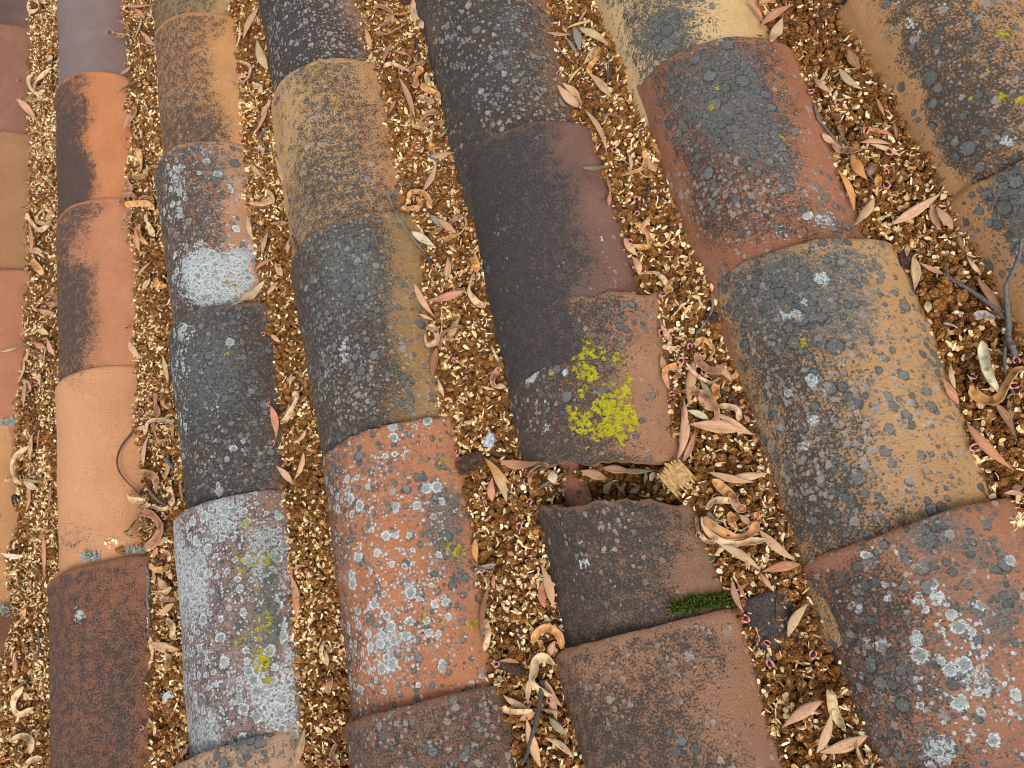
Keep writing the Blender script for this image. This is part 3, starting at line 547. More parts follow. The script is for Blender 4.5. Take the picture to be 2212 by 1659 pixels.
for k in range(3):                                   # c_: thin stalks
    r = np.random.default_rng(90 + k); n = 7; V = []; F = []; ln = [.014, .022, .010][k]
    for i in range(n):
        t = i / (n - 1); cx, cy = .003 * math.sin(t * 3 + k), .002 * math.sin(t * 5 + 2 * k)
        for q in range(4): V.append(((t - .5) * ln, cx + .00042 * math.cos(q * math.pi / 2), cy + .00042 * math.sin(q * math.pi / 2)))
    for i in range(n - 1):
        for q in range(4): F.append((i * 4 + q, i * 4 + (q + 1) % 4, i * 4 + 4 + (q + 1) % 4, i * 4 + 4 + q))
    proto('c_stalk_%d' % k, V, F, M_STALK)

def litter_nodes():
    g = bpy.data.node_groups.new('scatter_litter', 'GeometryNodeTree')
    g.interface.new_socket('Geometry', in_out='INPUT', socket_type='NodeSocketGeometry'); g.interface.new_socket('Geometry', in_out='OUTPUT', socket_type='NodeSocketGeometry')
    N = g.nodes; Lk = g.links.new
    gi = N.new('NodeGroupInput'); go = N.new('NodeGroupOutput'); iop = N.new('GeometryNodeInstanceOnPoints'); ci = N.new('GeometryNodeCollectionInfo'); jn = N.new('GeometryNodeJoinGeometry')
    ci.inputs['Collection'].default_value = PC; ci.inputs['Separate Children'].default_value = True; ci.inputs['Reset Children'].default_value = True
    def na(nm, typ):
        a = N.new('GeometryNodeInputNamedAttribute'); a.data_type = typ; a.inputs[0].default_value = nm; return a.outputs[0]
    Lk(gi.outputs[0], iop.inputs['Points']); Lk(na('sel', 'BOOLEAN'), iop.inputs['Selection']); Lk(ci.outputs[0], iop.inputs['Instance'])
    iop.inputs['Pick Instance'].default_value = True
    Lk(na('idx', 'INT'), iop.inputs['Instance Index']); Lk(na('rot', 'FLOAT_VECTOR'), iop.inputs['Rotation']); Lk(na('scl', 'FLOAT'), iop.inputs['Scale'])
    Lk(gi.outputs[0], jn.inputs[0]); Lk(iop.outputs[0], jn.inputs[0]); Lk(jn.outputs[0], go.inputs[0]); return g
GN = litter_nodes()
def litter(ua, ub, va, vb, label, dens, chaff, extra=None):
    nu, nv_ = int((ub - ua) / .006), int((vb - va) / .006)
    gu, gv = np.meshgrid(np.linspace(ua, ub, nu), np.linspace(va, vb, nv_)); w = litter_height(gu, gv) - .0075
    Vg = np.stack([gu, gv, w], -1).reshape(-1, 3); idx = np.arange(len(Vg)).reshape(nv_, nu)
    F = np.stack([idx[:-1, :-1], idx[:-1, 1:], idx[1:, 1:], idx[1:, :-1]], -1).reshape(-1, 4).tolist()
    area = (ub - ua) * (vb - va); pts = []
    def scatter(n, lift, idxs, s0, s1, flat, tlo, thi, mask=None):
        if n < 0:                                    # one layer of touching heads
            sp = -n / 1e6; gx, gy = np.meshgrid(np.arange(ua, ub, sp), np.arange(va, vb, sp * .87)); gx[1::2] += sp / 2; n = gx.size
            u = gx.ravel() + rng.normal(0, sp * .22, n); v = gy.ravel() + rng.normal(0, sp * .22, n)
        else: u = rng.uniform(ua, ub, n); v = rng.uniform(va, vb, n)
        th = tiles_height(u, v); h = litter_height(u, v)
        ok = th < h + .006
        if mask is not None: ok &= mask(u, v)
        px = project(np.stack([u, v, h], 1)); ok &= (px[:, 0] > -160) & (px[:, 0] < PW + 200) & (px[:, 1] > -160) & (px[:, 1] < PH + 220)
        u, v, h = u[ok], v[ok], h[ok]; n = len(u)
        z = h + rng.uniform(lift[0], lift[1], n)
        rot = np.stack([rng.normal(0, flat, n), rng.normal(0, flat, n), rng.uniform(0, 6.28, n)], 1)
        pts.append((np.stack([u, v, z], 1), rot, rng.uniform(s0, s1, n), rng.choice(idxs, n), rng.uniform(tlo, thi, n) ** 1.0))
    patch = lambda lo, o: (lambda u, v: vnoise2(u * 16, v * 16, o) + .5 * vnoise2(u * 45, v * 45, o + 1) + rng.uniform(-.7, .7, len(u)) > lo)
    scatter(-8200, (-.0065, -.0035), [0, 1, 2, 3], .8, 1.15, 1.5, 0, .6)
    scatter(-8600, (-.002, .0022), [0, 1, 2, 3], .72, 1.08, 1.5, 0, 1)
    scatter(int(dens * area * 3500), (.002, .0055), [0, 1, 2, 3], .6, 1.15, 1.5, .1, 1, patch(.1, 12))
    scatter(int(chaff * area * 30000), (.0, .0048), list(range(4, 11)), .55, 1.25, .55, 0, 1, patch(-.25, 14))
    scatter(int(chaff * area * 15000), (.0025, .0062), list(range(4, 11)), .5, 1.0, .4, .45, 1, patch(.0, 16))
    scatter(int(area * 11000), (.002, .007), [11, 12, 13], .6, 1.3, .3, 0, 1)
    if extra: pts += extra
    Pv = np.concatenate([p[0] for p in pts]); nb, npt = len(Vg), len(Pv)
    z3 = np.zeros((nb, 3)); z1 = np.zeros(nb)
    at = dict(sel=('BOOLEAN', np.concatenate([z1, np.ones(npt)]).astype(bool)), rot=('FLOAT_VECTOR', np.concatenate([z3, np.concatenate([p[1] for p in pts])]).astype(np.float32)),
              scl=('FLOAT', np.concatenate([z1, np.concatenate([p[2] for p in pts])]).astype(np.float32)), idx=('INT', np.concatenate([z1, np.concatenate([p[3] for p in pts])]).astype(np.int32)),
              tint=('FLOAT', np.concatenate([z1, np.concatenate([p[4] for p in pts])]).astype(np.float32)))
    o = build('flower_litter', np.concatenate([Vg, Pv]), F, M_BED, smooth=True, attrs=at)
    md = o.modifiers.new('scatter', 'NODES'); md.node_group = GN
    return tag(o, label, 'litter', 'bands of flower litter in the gutters', 'stuff')
def heap(px, py, n, sp, idxs, up, seed, tl=(.3, 1)):
    """A little extra pile at a measured spot, also on top of tiles."""
    r = np.random.default_rng(seed); P = []
    for _ in range(n):
        q = hit(px + r.normal(0, sp), py + r.normal(0, sp * .6)); P.append(q + np.array([0, 0, r.uniform(.001, up)]))
    return (np.array(P), np.stack([r.normal(0, .5, n), r.normal(0, .5, n), r.uniform(0, 6.28, n)], 1), r.uniform(.6, 1.1, n), r.choice(idxs, n), r.uniform(*tl, n))
AX = [-.10, .176, .425, .676, .952, 1.210, 1.468]
CH = list(range(4, 11)); PM = [0, 1, 2, 3]
LB = ['litter band between the cut-off edge tiles and the orange tile column', 'litter band between the orange tile column and the white-crusted tile column', 'litter band beside the white-crusted tile, running up past the sandy yellow tile',
      'litter band between the white rosette tile and the yellow-patched tile', 'litter band between the yellow-patched tile and the big orange-tan tile', 'litter band in the outermost gutter below the forked branch']
for k in range(6):
    ex = []
    if k == 1: ex = [heap(253, 1172, 26, 11, CH, .004, 5, (.4, 1)), heap(262, 1185, 5, 8, PM, .003, 6)]
    if k == 4: ex = [heap(1640, 1318, 14, 14, CH, .004, 8)]
    if k == 5: ex = [heap(2032, 640, 60, 22, PM, .016, 9, (.3, 1)), heap(2205, 1130, 30, 14, CH, .005, 10)]
    litter(AX[k], AX[k + 1], -.2 if k > 1 else -.05, (1.78, 1.72, 1.5, 1.32, 1.06, .86)[k], LB[k], 1.0, (1.4, 1.3, 1.2, 1.0, .82, .78)[k], ex)

# ------------------------------------------------------------------ fallen leaves, pods, seeds, twigs: measured spots
OFF = {r: (((r - 1) % 3) * 737.33, ((r - 1) // 3) * 553.0) for r in range(1, 10)}   # nine views of the photograph, three times enlarged
def P2(r, x, y): return (OFF[r][0] + x / 3, OFF[r][1] + y / 3)
TONE = dict(p=(212, 166, 128), r=(204, 142, 106), t=(216, 182, 138), o=(218, 156, 92), b=(164, 118, 84), g=(158, 148, 112), w=(222, 204, 170), e=(150, 146, 138), q=(150, 110, 102), y=(230, 200, 130))
WORD = dict(p='pinkish', r='reddish', t='tan', o='orange', b='brown', g='olive', w='cream', e='grey', q='mauve', y='straw-yellow')
THINGS = []     # (object, kind word, colour word, pos, size) labelled at the end
def tint(c, k=.12):
    j = 1 + random.uniform(-k, k); return tuple(min(1, x * j * (1 + random.uniform(-.05, .05))) for x in lin(TONE[c]))
def lay(pts, lift, stiff=3):
    """Drop image points on what lies below them and smooth the heights into a stiff curve; returns roof-frame points."""
    H = np.array([hit(*p)[2] for p in pts]); W = H.copy()
    for _ in range(stiff):
        W = np.maximum(W, np.convolve(np.pad(W, 1, mode='edge'), [.25, .5, .25], 'valid'))
    lift = np.broadcast_to(lift, W.shape)
    return np.array([at_height(p[0], p[1], w + l) for p, w, l in zip(pts, W, lift)])
def ppm(p): return float(-((p - CAM) @ R)[2]) / PF       # metres for one photo pixel at p
def ribbon(S, wid, roll, cup, thick, nx=5):
    """A closed strip along the spine S; width, roll and cup at each of its points."""
    n = len(S); Tn = np.gradient(S, axis=0); Tn /= np.linalg.norm(Tn, axis=1)[:, None] + 1e-9
    up = np.array([0, 0, 1.0]); V = []; uv = []
    ln = np.concatenate([[0], np.cumsum(np.linalg.norm(np.diff(S, axis=0), axis=1))]); ln /= ln[-1]
    xs = np.linspace(-1, 1, nx)
    for lay_ in (0, 1):
        for i in range(n):
            sd_ = np.cross(Tn[i], up); sd_ /= np.linalg.norm(sd_) + 1e-9; nm = np.cross(sd_, Tn[i])
            c, s = math.cos(roll[i]), math.sin(roll[i]); a, b = c * sd_ + s * nm, c * nm - s * sd_
            for x in xs:
                V.append(S[i] + a * x * wid[i] / 2 + b * (cup[i] * wid[i] * (x * x - .4) - lay_ * thick)); uv.append(((x + 1) / 2, ln[i]))
    idx = np.arange(n * nx).reshape(n, nx); q = np.stack([idx[:-1, :-1], idx[:-1, 1:], idx[1:, 1:], idx[1:, :-1]], -1).reshape(-1, 4); N = n * nx
    r = np.concatenate([idx[0], idx[1:, -1], idx[-1, ::-1][1:], idx[::-1, 0][1:]])
    F = q.tolist() + (q[:, ::-1] + N).tolist() + [(int(r[k]), int(r[k] + N), int(r[k + 1] + N), int(r[k + 1])) for k in range(len(r) - 1)]
    return V, F, uv
def bez(a, b, bow, n):
    t = np.linspace(0, 1, n); a, b = np.array(a), np.array(b); d = b - a; nrm = np.array([-d[1], d[0]]) / (np.hypot(*d) + 1e-9)
    m = (a + b) / 2 + nrm * bow * 2
    return ((1 - t) ** 2)[:, None] * a + (2 * t * (1 - t))[:, None] * m + (t * t)[:, None] * b
def spline(pts, n):
    P = np.array(pts, float); P = np.concatenate([[2 * P[0] - P[1]], P, [2 * P[-1] - P[-2]]]); out = []
    m = len(P) - 3
    for k in range(n):
        x = k / (n - 1) * m; i = min(int(x), m - 1); t = x - i; a, b, c, d = P[i:i + 4]
        out.append(.5 * (2 * b + (c - a) * t + (2 * a - 5 * b + 4 * c - d) * t * t + (3 * b - a - 3 * c + d) * t ** 3))
    return np.array(out)
def leaf(r, x1, y1, x2, y2, w, c, bow=None):
    a, b_ = P2(r, x1, y1), P2(r, x2, y2); L = math.hypot(a[0] - b_[0], a[1] - b_[1])
    if bow is None: bow = random.uniform(-.10, .10) * L
    else: bow /= 3
    if random.random() < .5: a, b_, bow = b_, a, -bow
    n = 13; pts = bez(a, b_, bow, n); t = np.linspace(0, 1, n)
    S = lay(pts, .0085 + random.uniform(0, .005) + .004 * np.sin(t * math.pi) * random.uniform(-.2, 1), 4)
    m = ppm(S[n // 2]); wm = w / 3 * m * 1.18
    prof = np.sin(np.pi * np.clip(t * .95 + .04, 0, 1)) ** 1.12 * (1 + .18 * np.cos(t * math.pi)); prof = np.maximum(prof, .05)
    roll = random.uniform(-.35, .35) + random.uniform(-.6, .6) * (t - .5)
    V, F, uv = ribbon(S, wm * prof, roll, np.full(n, random.uniform(-.12, .22)), .0005)
    o = build('fallen_leaf', V, F, M_LEAF, None, True, uv, tint(c)); THINGS.append((o, 'leaf', c, S[n // 2], L))
def pod(r, pts, w, c='b2'):
    c = c if c in TONE else random.choice('tbtt')
    pp_ = [P2(r, *p) for p in pts]
    n = max(14, 6 * len(pp_)); pts2 = spline(pp_, n) if len(pp_) > 2 else bez(pp_[0], pp_[1], random.uniform(-4, 4), n)
    t = np.linspace(0, 1, n); k1, k2 = random.uniform(0, 6), random.uniform(.6, 1.6)
    S = lay(pts2, .0105 + .005 * (1 + np.sin(t * 5 * k2 + k1)) * .8, 3)
    m = ppm(S[n // 2]); wm = w / 3 * m * 1.25
    prof = np.minimum(1, np.minimum(t, 1 - t) * 7 + .25) * (1 + .035 * np.sin(t * 22 + k1))
    roll = random.choice((-1, 1)) * (random.uniform(-.1, .5) + .55 * np.sin(t * 4.2 * k2 + k1)); cup = random.uniform(.14, .34) * np.ones(n)
    V, F, uv = ribbon(S, wm * prof, roll, cup, .0008, 7)
    L = float(np.hypot(*np.diff(pts2, axis=0).T).sum())
    o = build('seed_pod', V, F, M_POD, None, True, uv, tint(c)); THINGS.append((o, 'pod', c, S[n // 2], L)); return o
def tube(S, rad, sides=8, jit=.18, seed=0):
    r = np.random.default_rng(seed); n = len(S); Tn = np.gradient(S, axis=0); Tn /= np.linalg.norm(Tn, axis=1)[:, None] + 1e-9; V = []; F = []
    for i in range(n):
        a = np.cross(Tn[i], [0, 0, 1.0]); a /= np.linalg.norm(a) + 1e-9; b = np.cross(a, Tn[i]); rr = rad[i] * (1 + r.uniform(-jit, jit))
        for q in range(sides):
            th = q * 2 * math.pi / sides; V.append(S[i] + (a * math.cos(th) + b * math.sin(th)) * rr * (1 + r.uniform(-.08, .08)))
    for i in range(n - 1):
        for q in range(sides): F.append((i * sides + q, i * sides + (q + 1) % sides, (i + 1) * sides + (q + 1) % sides, (i + 1) * sides + q))
    F.append(tuple(range(sides))[::-1]); F.append(tuple((n - 1) * sides + q for q in range(sides))); return V, F
def twig(r, pts, w, col=(120, 112, 104), shoots=(), name='twig', lift=.008, taper=.55):
    pp_ = [P2(r, *p) for p in pts]; n = max(10, 7 * len(pp_)); S = lay(spline(pp_, n) if len(pp_) > 2 else bez(pp_[0], pp_[1], random.uniform(-2, 2), n), lift + w / 3 * .00025, 3)
    m = ppm(S[n // 2]); rad = w / 6 * m * np.linspace(1, taper, n)
    rad *= 1 + .22 * (np.arange(n) % 6 == 3)
    seed = int(abs(pts[0][0] * 7 + pts[0][1])) % 9999
    V, F = tube(S, rad, 8, .1, seed)
    if shoots: o = empty(name, S.mean(0)); build('stem', V, F, M_TWIG, o, True, None, lin(col))
    else: o = build(name, V, F, M_TWIG, None, True, None, lin(col))
    for sp, sw in shoots:
        q_ = [P2(r, *p) for p in sp]; k = max(8, 6 * len(q_)); S2 = lay(spline(q_, k) if len(q_) > 2 else bez(q_[0], q_[1], 1, k), lift + .001, 3)
        V, F = tube(S2, sw / 6 * m * np.linspace(1, .6, k), 7, .1, seed + 1); build('side_shoot', V, F, M_TWIG, o, True, None, lin(col))
    THINGS.append((o, name, 'x', S[n // 2], float(np.hypot(*np.diff(np.array(pp_), axis=0).T).sum()))); return o
VS, FS = ico(2)
def seed(r, x, y, big=1.0):
    px, py = P2(r, x, y); p = hit(px, py) + np.array([0, 0, .0105]); q = np.array(Matrix.Rotation(random.uniform(0, 6.28), 3, 'Z') @ Matrix.Rotation(random.uniform(-.7, .7), 3, 'X'))
    V = (VS * np.array([.0031, .0020, .0016]) * big) @ q.T + p
    o = empty('seed', p - np.array([0, 0, .002])); build('seed_coat', V, FS, M_SEED, o)
    n = 22; t = np.linspace(-2.75, 2.75, n); gap = random.uniform(.8, 1.0)
    S = np.stack([.0043 * np.cos(t * gap), .0031 * np.sin(t * gap), .0007 * np.sin(2 * t + random.uniform(0, 6)) + .0006], 1) * big
    V, F = tube(S @ q.T + p, np.full(n, .00095 * big) * (1 + .35 * np.sin(t * 3)), 6, .2, int(px)); build('aril', V, F, M_ARIL, o)
    THINGS.append((o, 'seed', 'x', p, 1))

LV = {1: """780,35,1000,28,28,p,6 860,50,935,120,25,r 915,110,858,262,34,t 900,190,1005,300,26,p 105,640,240,790,38,p,-12 775,485,845,430,38,p 1675,45,1575,255,38,p,12 1665,250,1735,450,50,t 1755,640,1690,750,40,p 1730,690,1648,868,46,p
 1785,1010,1830,1180,32,p 1620,1060,1700,1140,34,p 1610,1305,1780,1300,40,p,14 1760,1452,1870,1445,26,r 1740,1500,1700,1640,38,p 1900,1500,1862,1640,44,p 1888,1530,1930,1640,26,b 1600,1390,1640,1560,28,t 872,1480,905,1640,34,r 300,1130,340,1060,24,r 182,1440,198,1640,20,r 1550,150,1520,320,9,y 960,20,935,95,20,b 920,530,970,545,18,p""",
 2: """465,-20,482,160,48,p 505,130,530,190,38,p 350,95,450,78,28,r 150,170,195,320,34,p 340,270,270,420,38,b 345,330,430,352,24,p 368,490,475,760,38,p,-10 180,400,200,330,22,t 355,640,305,740,34,r 550,1015,735,985,38,p 690,830,610,900,28,g 615,1045,525,1240,54,p 650,960,560,975,15,p 565,1390,640,1460,36,e 610,1410,742,1508,36,p
 450,1500,610,1600,46,w 1535,180,1735,295,44,t 1430,165,1470,215,20,r 1340,208,1490,218,28,p 1500,170,1540,330,44,e 1460,245,1540,360,18,e 1395,540,1555,700,48,p,12 1440,545,1560,690,44,p,-16 1590,60,1540,140,24,p 1560,420,1640,300,36,t 1630,385,1652,290,30,r 1600,470,1745,625,42,p 1790,632,1832,642,16,p 1575,710,1720,1000,28,p,-30 1565,1085,1750,1068,44,g,10 1715,1110,1750,1240,18,b 1745,1240,1735,1330,24,r
 1985,1010,2040,1110,38,p 1935,1490,1990,1400,32,t 1830,1540,1920,1660,44,p 1862,1000,1870,1120,20,p 1455,185,1630,135,14,y 1470,540,1565,430,20,y""",
 3: """420,0,520,150,24,r 510,162,720,28,48,r,-14 650,110,570,272,62,t 850,500,965,600,32,p 940,430,870,550,18,t,-14 975,530,895,590,24,b 1010,435,1170,580,38,t 1075,310,1145,440,54,b 1135,825,1370,880,34,r,-12 1150,922,1350,935,38,p 1200,930,1412,1010,26,t,-10 905,865,1000,930,38,p 1090,990,1200,1165,56,o 1220,1060,1200,1150,44,q 995,1090,1110,1360,34,o,-28 1240,1285,1110,1460,56,t 1680,1245,1350,1455,54,p,-10
 1615,1320,1675,1495,42,p 1640,1335,1750,1480,56,p 1455,1590,1450,1660,28,t 1250,620,1310,750,18,r 480,225,540,250,15,b 1360,780,1385,900,18,b 1780,1500,1830,1640,24,b""",
 4: """975,40,885,130,38,p 975,150,920,230,34,t 1720,150,1512,312,64,t,-22 1640,100,1770,20,28,r 1780,40,1830,130,38,p 1725,250,1790,190,34,p 1610,10,1650,140,24,r 245,342,355,370,34,p 205,325,245,355,20,p 230,480,315,505,34,t 300,520,360,650,44,p 215,560,290,592,34,r 295,590,280,720,26,p 265,600,270,680,22,r 0,620,130,580,24,t 190,590,150,690,28,p 150,660,105,830,42,t 162,810,150,990,50,p 145,800,200,880,34,p 828,540,920,670,34,p,12
 1755,510,1820,560,28,p 1752,970,1788,1180,42,r,-14 1890,760,1875,860,24,p 1985,1120,1920,1200,26,p 1965,1270,1905,1450,34,p 1785,1360,1895,1475,42,p 210,1150,195,1310,28,p 252,1140,240,1250,18,r 150,1450,245,1510,34,t 140,1440,265,1460,18,g 75,1420,20,1460,34,t 180,1470,165,1660,40,p 330,1480,310,1660,24,b 1048,640,1090,830,34,t 1085,1290,1065,1450,38,p 975,1140,930,1360,42,t 880,1120,960,1110,28,p 1165,1440,1190,1600,20,b 60,990,150,1040,20,b""",
 5: """688,0,680,160,40,p 545,292,800,225,48,r,8 470,170,605,395,36,p,14 500,375,600,420,18,t 770,390,700,540,52,t 640,540,740,548,22,r 622,590,592,800,50,b,8 700,660,640,700,20,t 625,790,665,910,24,t 975,850,1065,850,34,t 905,840,1000,862,16,t 1020,1325,1290,1330,50,r,26 920,1300,1070,1590,54,t 935,1310,1100,1480,42,o 980,1430,980,1590,48,r 1545,1390,1720,1445,56,p 1690,1375,1890,1400,50,p 1790,1385,2040,1385,36,g 2050,1400,2200,1340,46,r
 1750,1460,1700,1540,38,g 1845,1470,1800,1545,24,g 1930,1480,1870,1530,46,g 2050,1460,2030,1530,36,g 1970,1400,1960,1480,22,g 2030,1400,2000,1460,28,w 2208,980,2170,1330,54,p 2070,440,2140,560,34,p 2075,640,2120,760,36,p 2092,700,2130,870,32,r 1880,0,1930,120,46,p 2090,1490,2200,1520,22,b 1780,1470,1840,1530,14,e 1365,1390,1385,1480,56,w""",
 6: """210,700,320,820,38,p 75,670,40,980,56,p 110,800,190,910,32,g 20,1000,170,1060,36,w 35,1090,385,1132,72,p,-8 100,900,240,1010,46,p 230,1020,465,1160,54,p 395,1030,430,1080,28,r 75,1140,0,1330,42,p 170,1400,470,1465,42,p,12 310,1430,560,1405,46,t 565,1450,575,1540,15,b 0,920,12,1100,30,p 455,1160,465,1230,15,r 1490,0,1500,230,48,t,-18 1530,40,1700,120,28,r 1585,290,1590,370,38,t 1740,690,1770,860,26,t 1680,780,1790,960,42,r
 1840,1080,2150,1390,54,r,18 2110,930,2130,1070,36,b 2020,950,2150,1170,42,b 1905,130,2090,380,42,b 1840,0,1930,120,24,t 2130,1500,2212,1480,46,b 2080,1540,2212,1548,32,p""",
 7: """0,265,155,285,28,w 280,150,285,450,28,r 1090,160,1000,215,38,p 1022,230,990,300,34,r 990,370,1000,470,42,p 1020,415,1090,500,38,p 1080,380,1110,440,24,p 1130,590,1020,670,42,p 970,845,1165,890,48,p 970,800,990,960,32,t 1878,395,1920,680,54,r,-14 155,1100,90,1230,34,b 270,1390,220,1490,34,p 2092,880,2120,1000,28,p 1975,1400,1905,1655,56,p 1215,1530,1175,1600,34,p 100,930,100,1050,24,r""",
 8: """870,170,880,330,42,o 960,470,908,800,44,b,22 990,400,990,500,24,r 1000,460,1030,520,18,p 1290,330,1370,610,50,p,-12 1310,440,1318,620,42,r 1070,260,1120,280,26,r 1390,830,1340,950,42,p 1015,970,1150,975,22,r 1045,1180,1200,1260,34,t 1150,1350,1260,1300,46,r 1300,1075,1430,1265,54,t 1330,1130,1395,1362,50,p 1230,1070,1210,1260,38,t 1200,1330,1290,1650,64,p 1310,1460,1500,1590,38,t 1340,1320,1460,1440,42,g 1300,1280,1420,1300,24,b 1010,1062,1050,1090,28,g""",
 9: """200,290,290,200,26,t 235,205,510,380,50,t 510,388,760,340,54,r,-10 490,110,740,320,50,p,14 370,20,450,90,38,p 500,390,575,500,30,p 320,440,395,650,38,p,16 350,450,420,570,18,r 410,290,410,380,15,t 820,590,685,810,50,t,24 905,1225,640,1400,60,p,10 965,1290,870,1560,50,p 1195,1450,875,1560,62,p,-16 520,890,470,940,22,t 620,70,660,20,28,b 1130,1480,1180,1640,20,t"""}
for r_, txt in LV.items():
    for e_ in txt.split():
        f_ = e_.split(','); leaf(r_, *map(float, f_[:5]), f_[5], float(f_[6]) if len(f_) > 6 else None)
PD = {1: """175,20 200,75 250,60 250,15 210,-10/24 255,5 325,25/28 190,480 200,560 250,610 290,590/34 330,440 240,530 235,580 270,560/28 280,420 340,370/28 130,620 150,660 190,640 220,600/16 190,660 275,630/28 280,1150 320,1160 330,1200/20 170,1380 200,1430 260,1490 330,1450/26 240,1400 250,1440 310,1450 345,1420/22 245,1390 290,1360 340,1380/18 150,1620 270,1630/32
 685,195 740,225 810,235/32/b 760,135 810,150 830,190 810,230/12 865,850 880,890 915,890 905,830/15 800,850 840,770 870,720 865,685/28/b 895,970 920,1060 900,1110/32/o 810,1170 840,1230 830,1290/36/b 770,1285 850,1260 880,1290/24/b 805,1330 870,1320 960,1320 1000,1360/32/o 860,1350 830,1400 790,1430/30/b 900,1310 930,1280 1000,1290/22 945,1380 960,1440 1000,1530/38/t 765,1490 830,1470 870,1450/20/b 890,1460 910,1530 960,1580/34/o 930,1120 980,1080 1020,1080/24 850,1140 900,1150 960,1120/24/b
 1520,400 1560,400 1620,430 1610,500 1560,530 1545,490/16/t 1640,550 1680,560 1690,600/24 1715,1230 1750,1250 1770,1300 1730,1280/20 1690,950 1700,1010/22""",
 2: """200,55 250,40 310,70 325,130 300,170/28/b 230,190 250,220 300,220 350,200 420,150/26/b 240,170 290,150 300,100/24/b 270,430 330,415 440,460/22 430,350 450,370 440,400/26 445,460 480,420 540,410/36/b 520,430 490,500 475,570/48/o 550,470 560,530 600,550/28/t 510,545 560,580 620,610 625,650/32/o 500,620 560,650 600,660/36/t 630,720 560,740 520,790 560,820/42/b 460,770 480,820 560,835/24/o 565,840 610,800 670,790/22 590,870 600,980/28/o
 430,1290 460,1245 530,1250 570,1300 560,1340/28/o 380,1350 450,1350 510,1330 490,1270/24/o 795,1400 810,1450 770,1510 700,1540 660,1550/32/o 600,1510 690,1450 790,1390/22/b 1675,360 1610,430 1615,480/28/o 1680,420 1710,410 1720,460/15 1955,975 1970,1040 1940,1100 1800,1140/28/o 1900,1440 1970,1490 1995,1560 1980,1600 1880,1590/26/o""",
 3: """970,935 1020,970 1100,975 1170,960/32/b 1265,1140 1270,1210/34/o 495,20 545,10 600,10/28/o""",
 4: """200,20 250,80 280,120/34/o 290,260 340,250 360,290 330,320 290,300/24/b 1005,140 1030,200 1080,190/28/o 210,750 250,780 265,850/30/t 190,1230 110,1290 80,1350 90,1430 140,1480/26/t 1010,890 1020,1040/42/b 985,900 960,920 985,960/24/o 1040,950 1080,970 1110,970/34/o 935,1160 960,1080 1030,1060 1120,1080/26/t 990,1050 1000,1130 1030,1200 1090,1190/22/b 1060,1090 1110,1100 1120,1170/24/b 880,1410 960,1410 1010,1450 1010,1530/38/b 825,1545 860,1580 940,1590/34/t 1080,1500 1120,1530 1110,1620/38/t 900,1640 940,1620 970,1600/28 1890,900 1930,900 1900,980 1850,1060 1820,1085/32/t 980,1620 1060,1640 1130,1600/20""",
 5: """850,0 870,60 860,100/46/o 855,110 830,220 880,300 930,330/36/t 720,210 760,220 800,210/20 540,500 560,570 620,550 600,460 550,470/28/t 790,450 690,480 640,530 640,600/26/b 1030,720 985,790 990,850/34/b 970,580 1000,640 1020,690/15 1220,1480 1230,1400 1290,1350 1350,1360/20/b 1960,110 2040,110 2090,150 2110,190/28/t 2140,160 2110,240/42/o 2080,580 2140,600 2200,590/26/t 2150,800 2190,760/26 2080,740 2150,710 2210,710/28/o""",
 6: """0,880 80,880 150,900 210,970 220,1050 190,1060/34/b 90,620 110,690 180,740 240,730/38/b 80,560 140,540 200,600 180,660/28/o 230,970 320,980 360,1010 365,1070/32/t 215,820 225,930/42/o 20,690 90,770 180,820 240,790/18/t 190,1450 250,1500 310,1550 330,1580/54/o 330,1530 340,1590 400,1660/54/b 160,1640 200,1590 270,1580 320,1590/36/t 1940,550 1960,690 1990,800 2050,880/52/w 1870,830 1900,900 1980,940 2050,920 2110,820 2160,750 2212,720/54/o""",
 7: """910,10 850,90 820,140 880,170/36/b 900,0 990,20 1040,100 1000,190 930,240/42/b 930,60 950,110 1010,80/28/b 1075,690 1120,740 1110,820/26/t 1070,900 1100,950 1065,1040/36/b 150,1130 95,1210 95,1280 140,1310 215,1270/32/t 150,620 150,680 110,720/26/o 60,1490 140,1450 200,1480 195,1570/28/t 90,1620 150,1650 200,1610 270,1590/32/t 965,340 1030,375 1100,350/32/o 985,520 1060,520 1110,490/22 1040,545 1080,570 1130,570/24 960,1340 1000,1400 1000,1450/15 2100,830 2080,920 2120,990/20 2150,1060 2120,1180/32/b 2180,1500 2150,1580 2200,1640/28/b 1040,240 1090,270 1095,320/18""",
 8: """840,420 900,370 1000,340/24/e 930,690 950,780 930,900/32/t 1240,850 1270,780 1340,750 1410,800 1430,890/40/o 1280,830 1310,900/24/o 1380,985 1310,940 1260,970 1250,1040 1240,1100 1310,1160 1370,1200/48/t 1040,1270 1110,1290 1240,1285/32/t 925,420 960,450/22/o""",
 9: """120,30 170,130 280,200 400,195 545,180/40/t 130,30 230,110 350,170 440,140 490,60/46/o 310,0 320,60 340,100/42/o 490,0 480,80/38/o 160,0 200,60 230,110/28/e 115,150 160,190 220,190/24/t 955,1150 965,1230 990,1310 1050,1400/54/t 90,20 100,120 140,160/15/b 190,280 180,320/28/g"""}
import re as _re
for r_, txt in PD.items():
    for m_ in _re.finditer(r'((?:-?\d+,-?\d+ ?)+)/(\d+)(?:/(\w))?', txt):
        pod(r_, [tuple(map(float, q.split(','))) for q in m_.group(1).split()], float(m_.group(2)), m_.group(3) or 'b2')
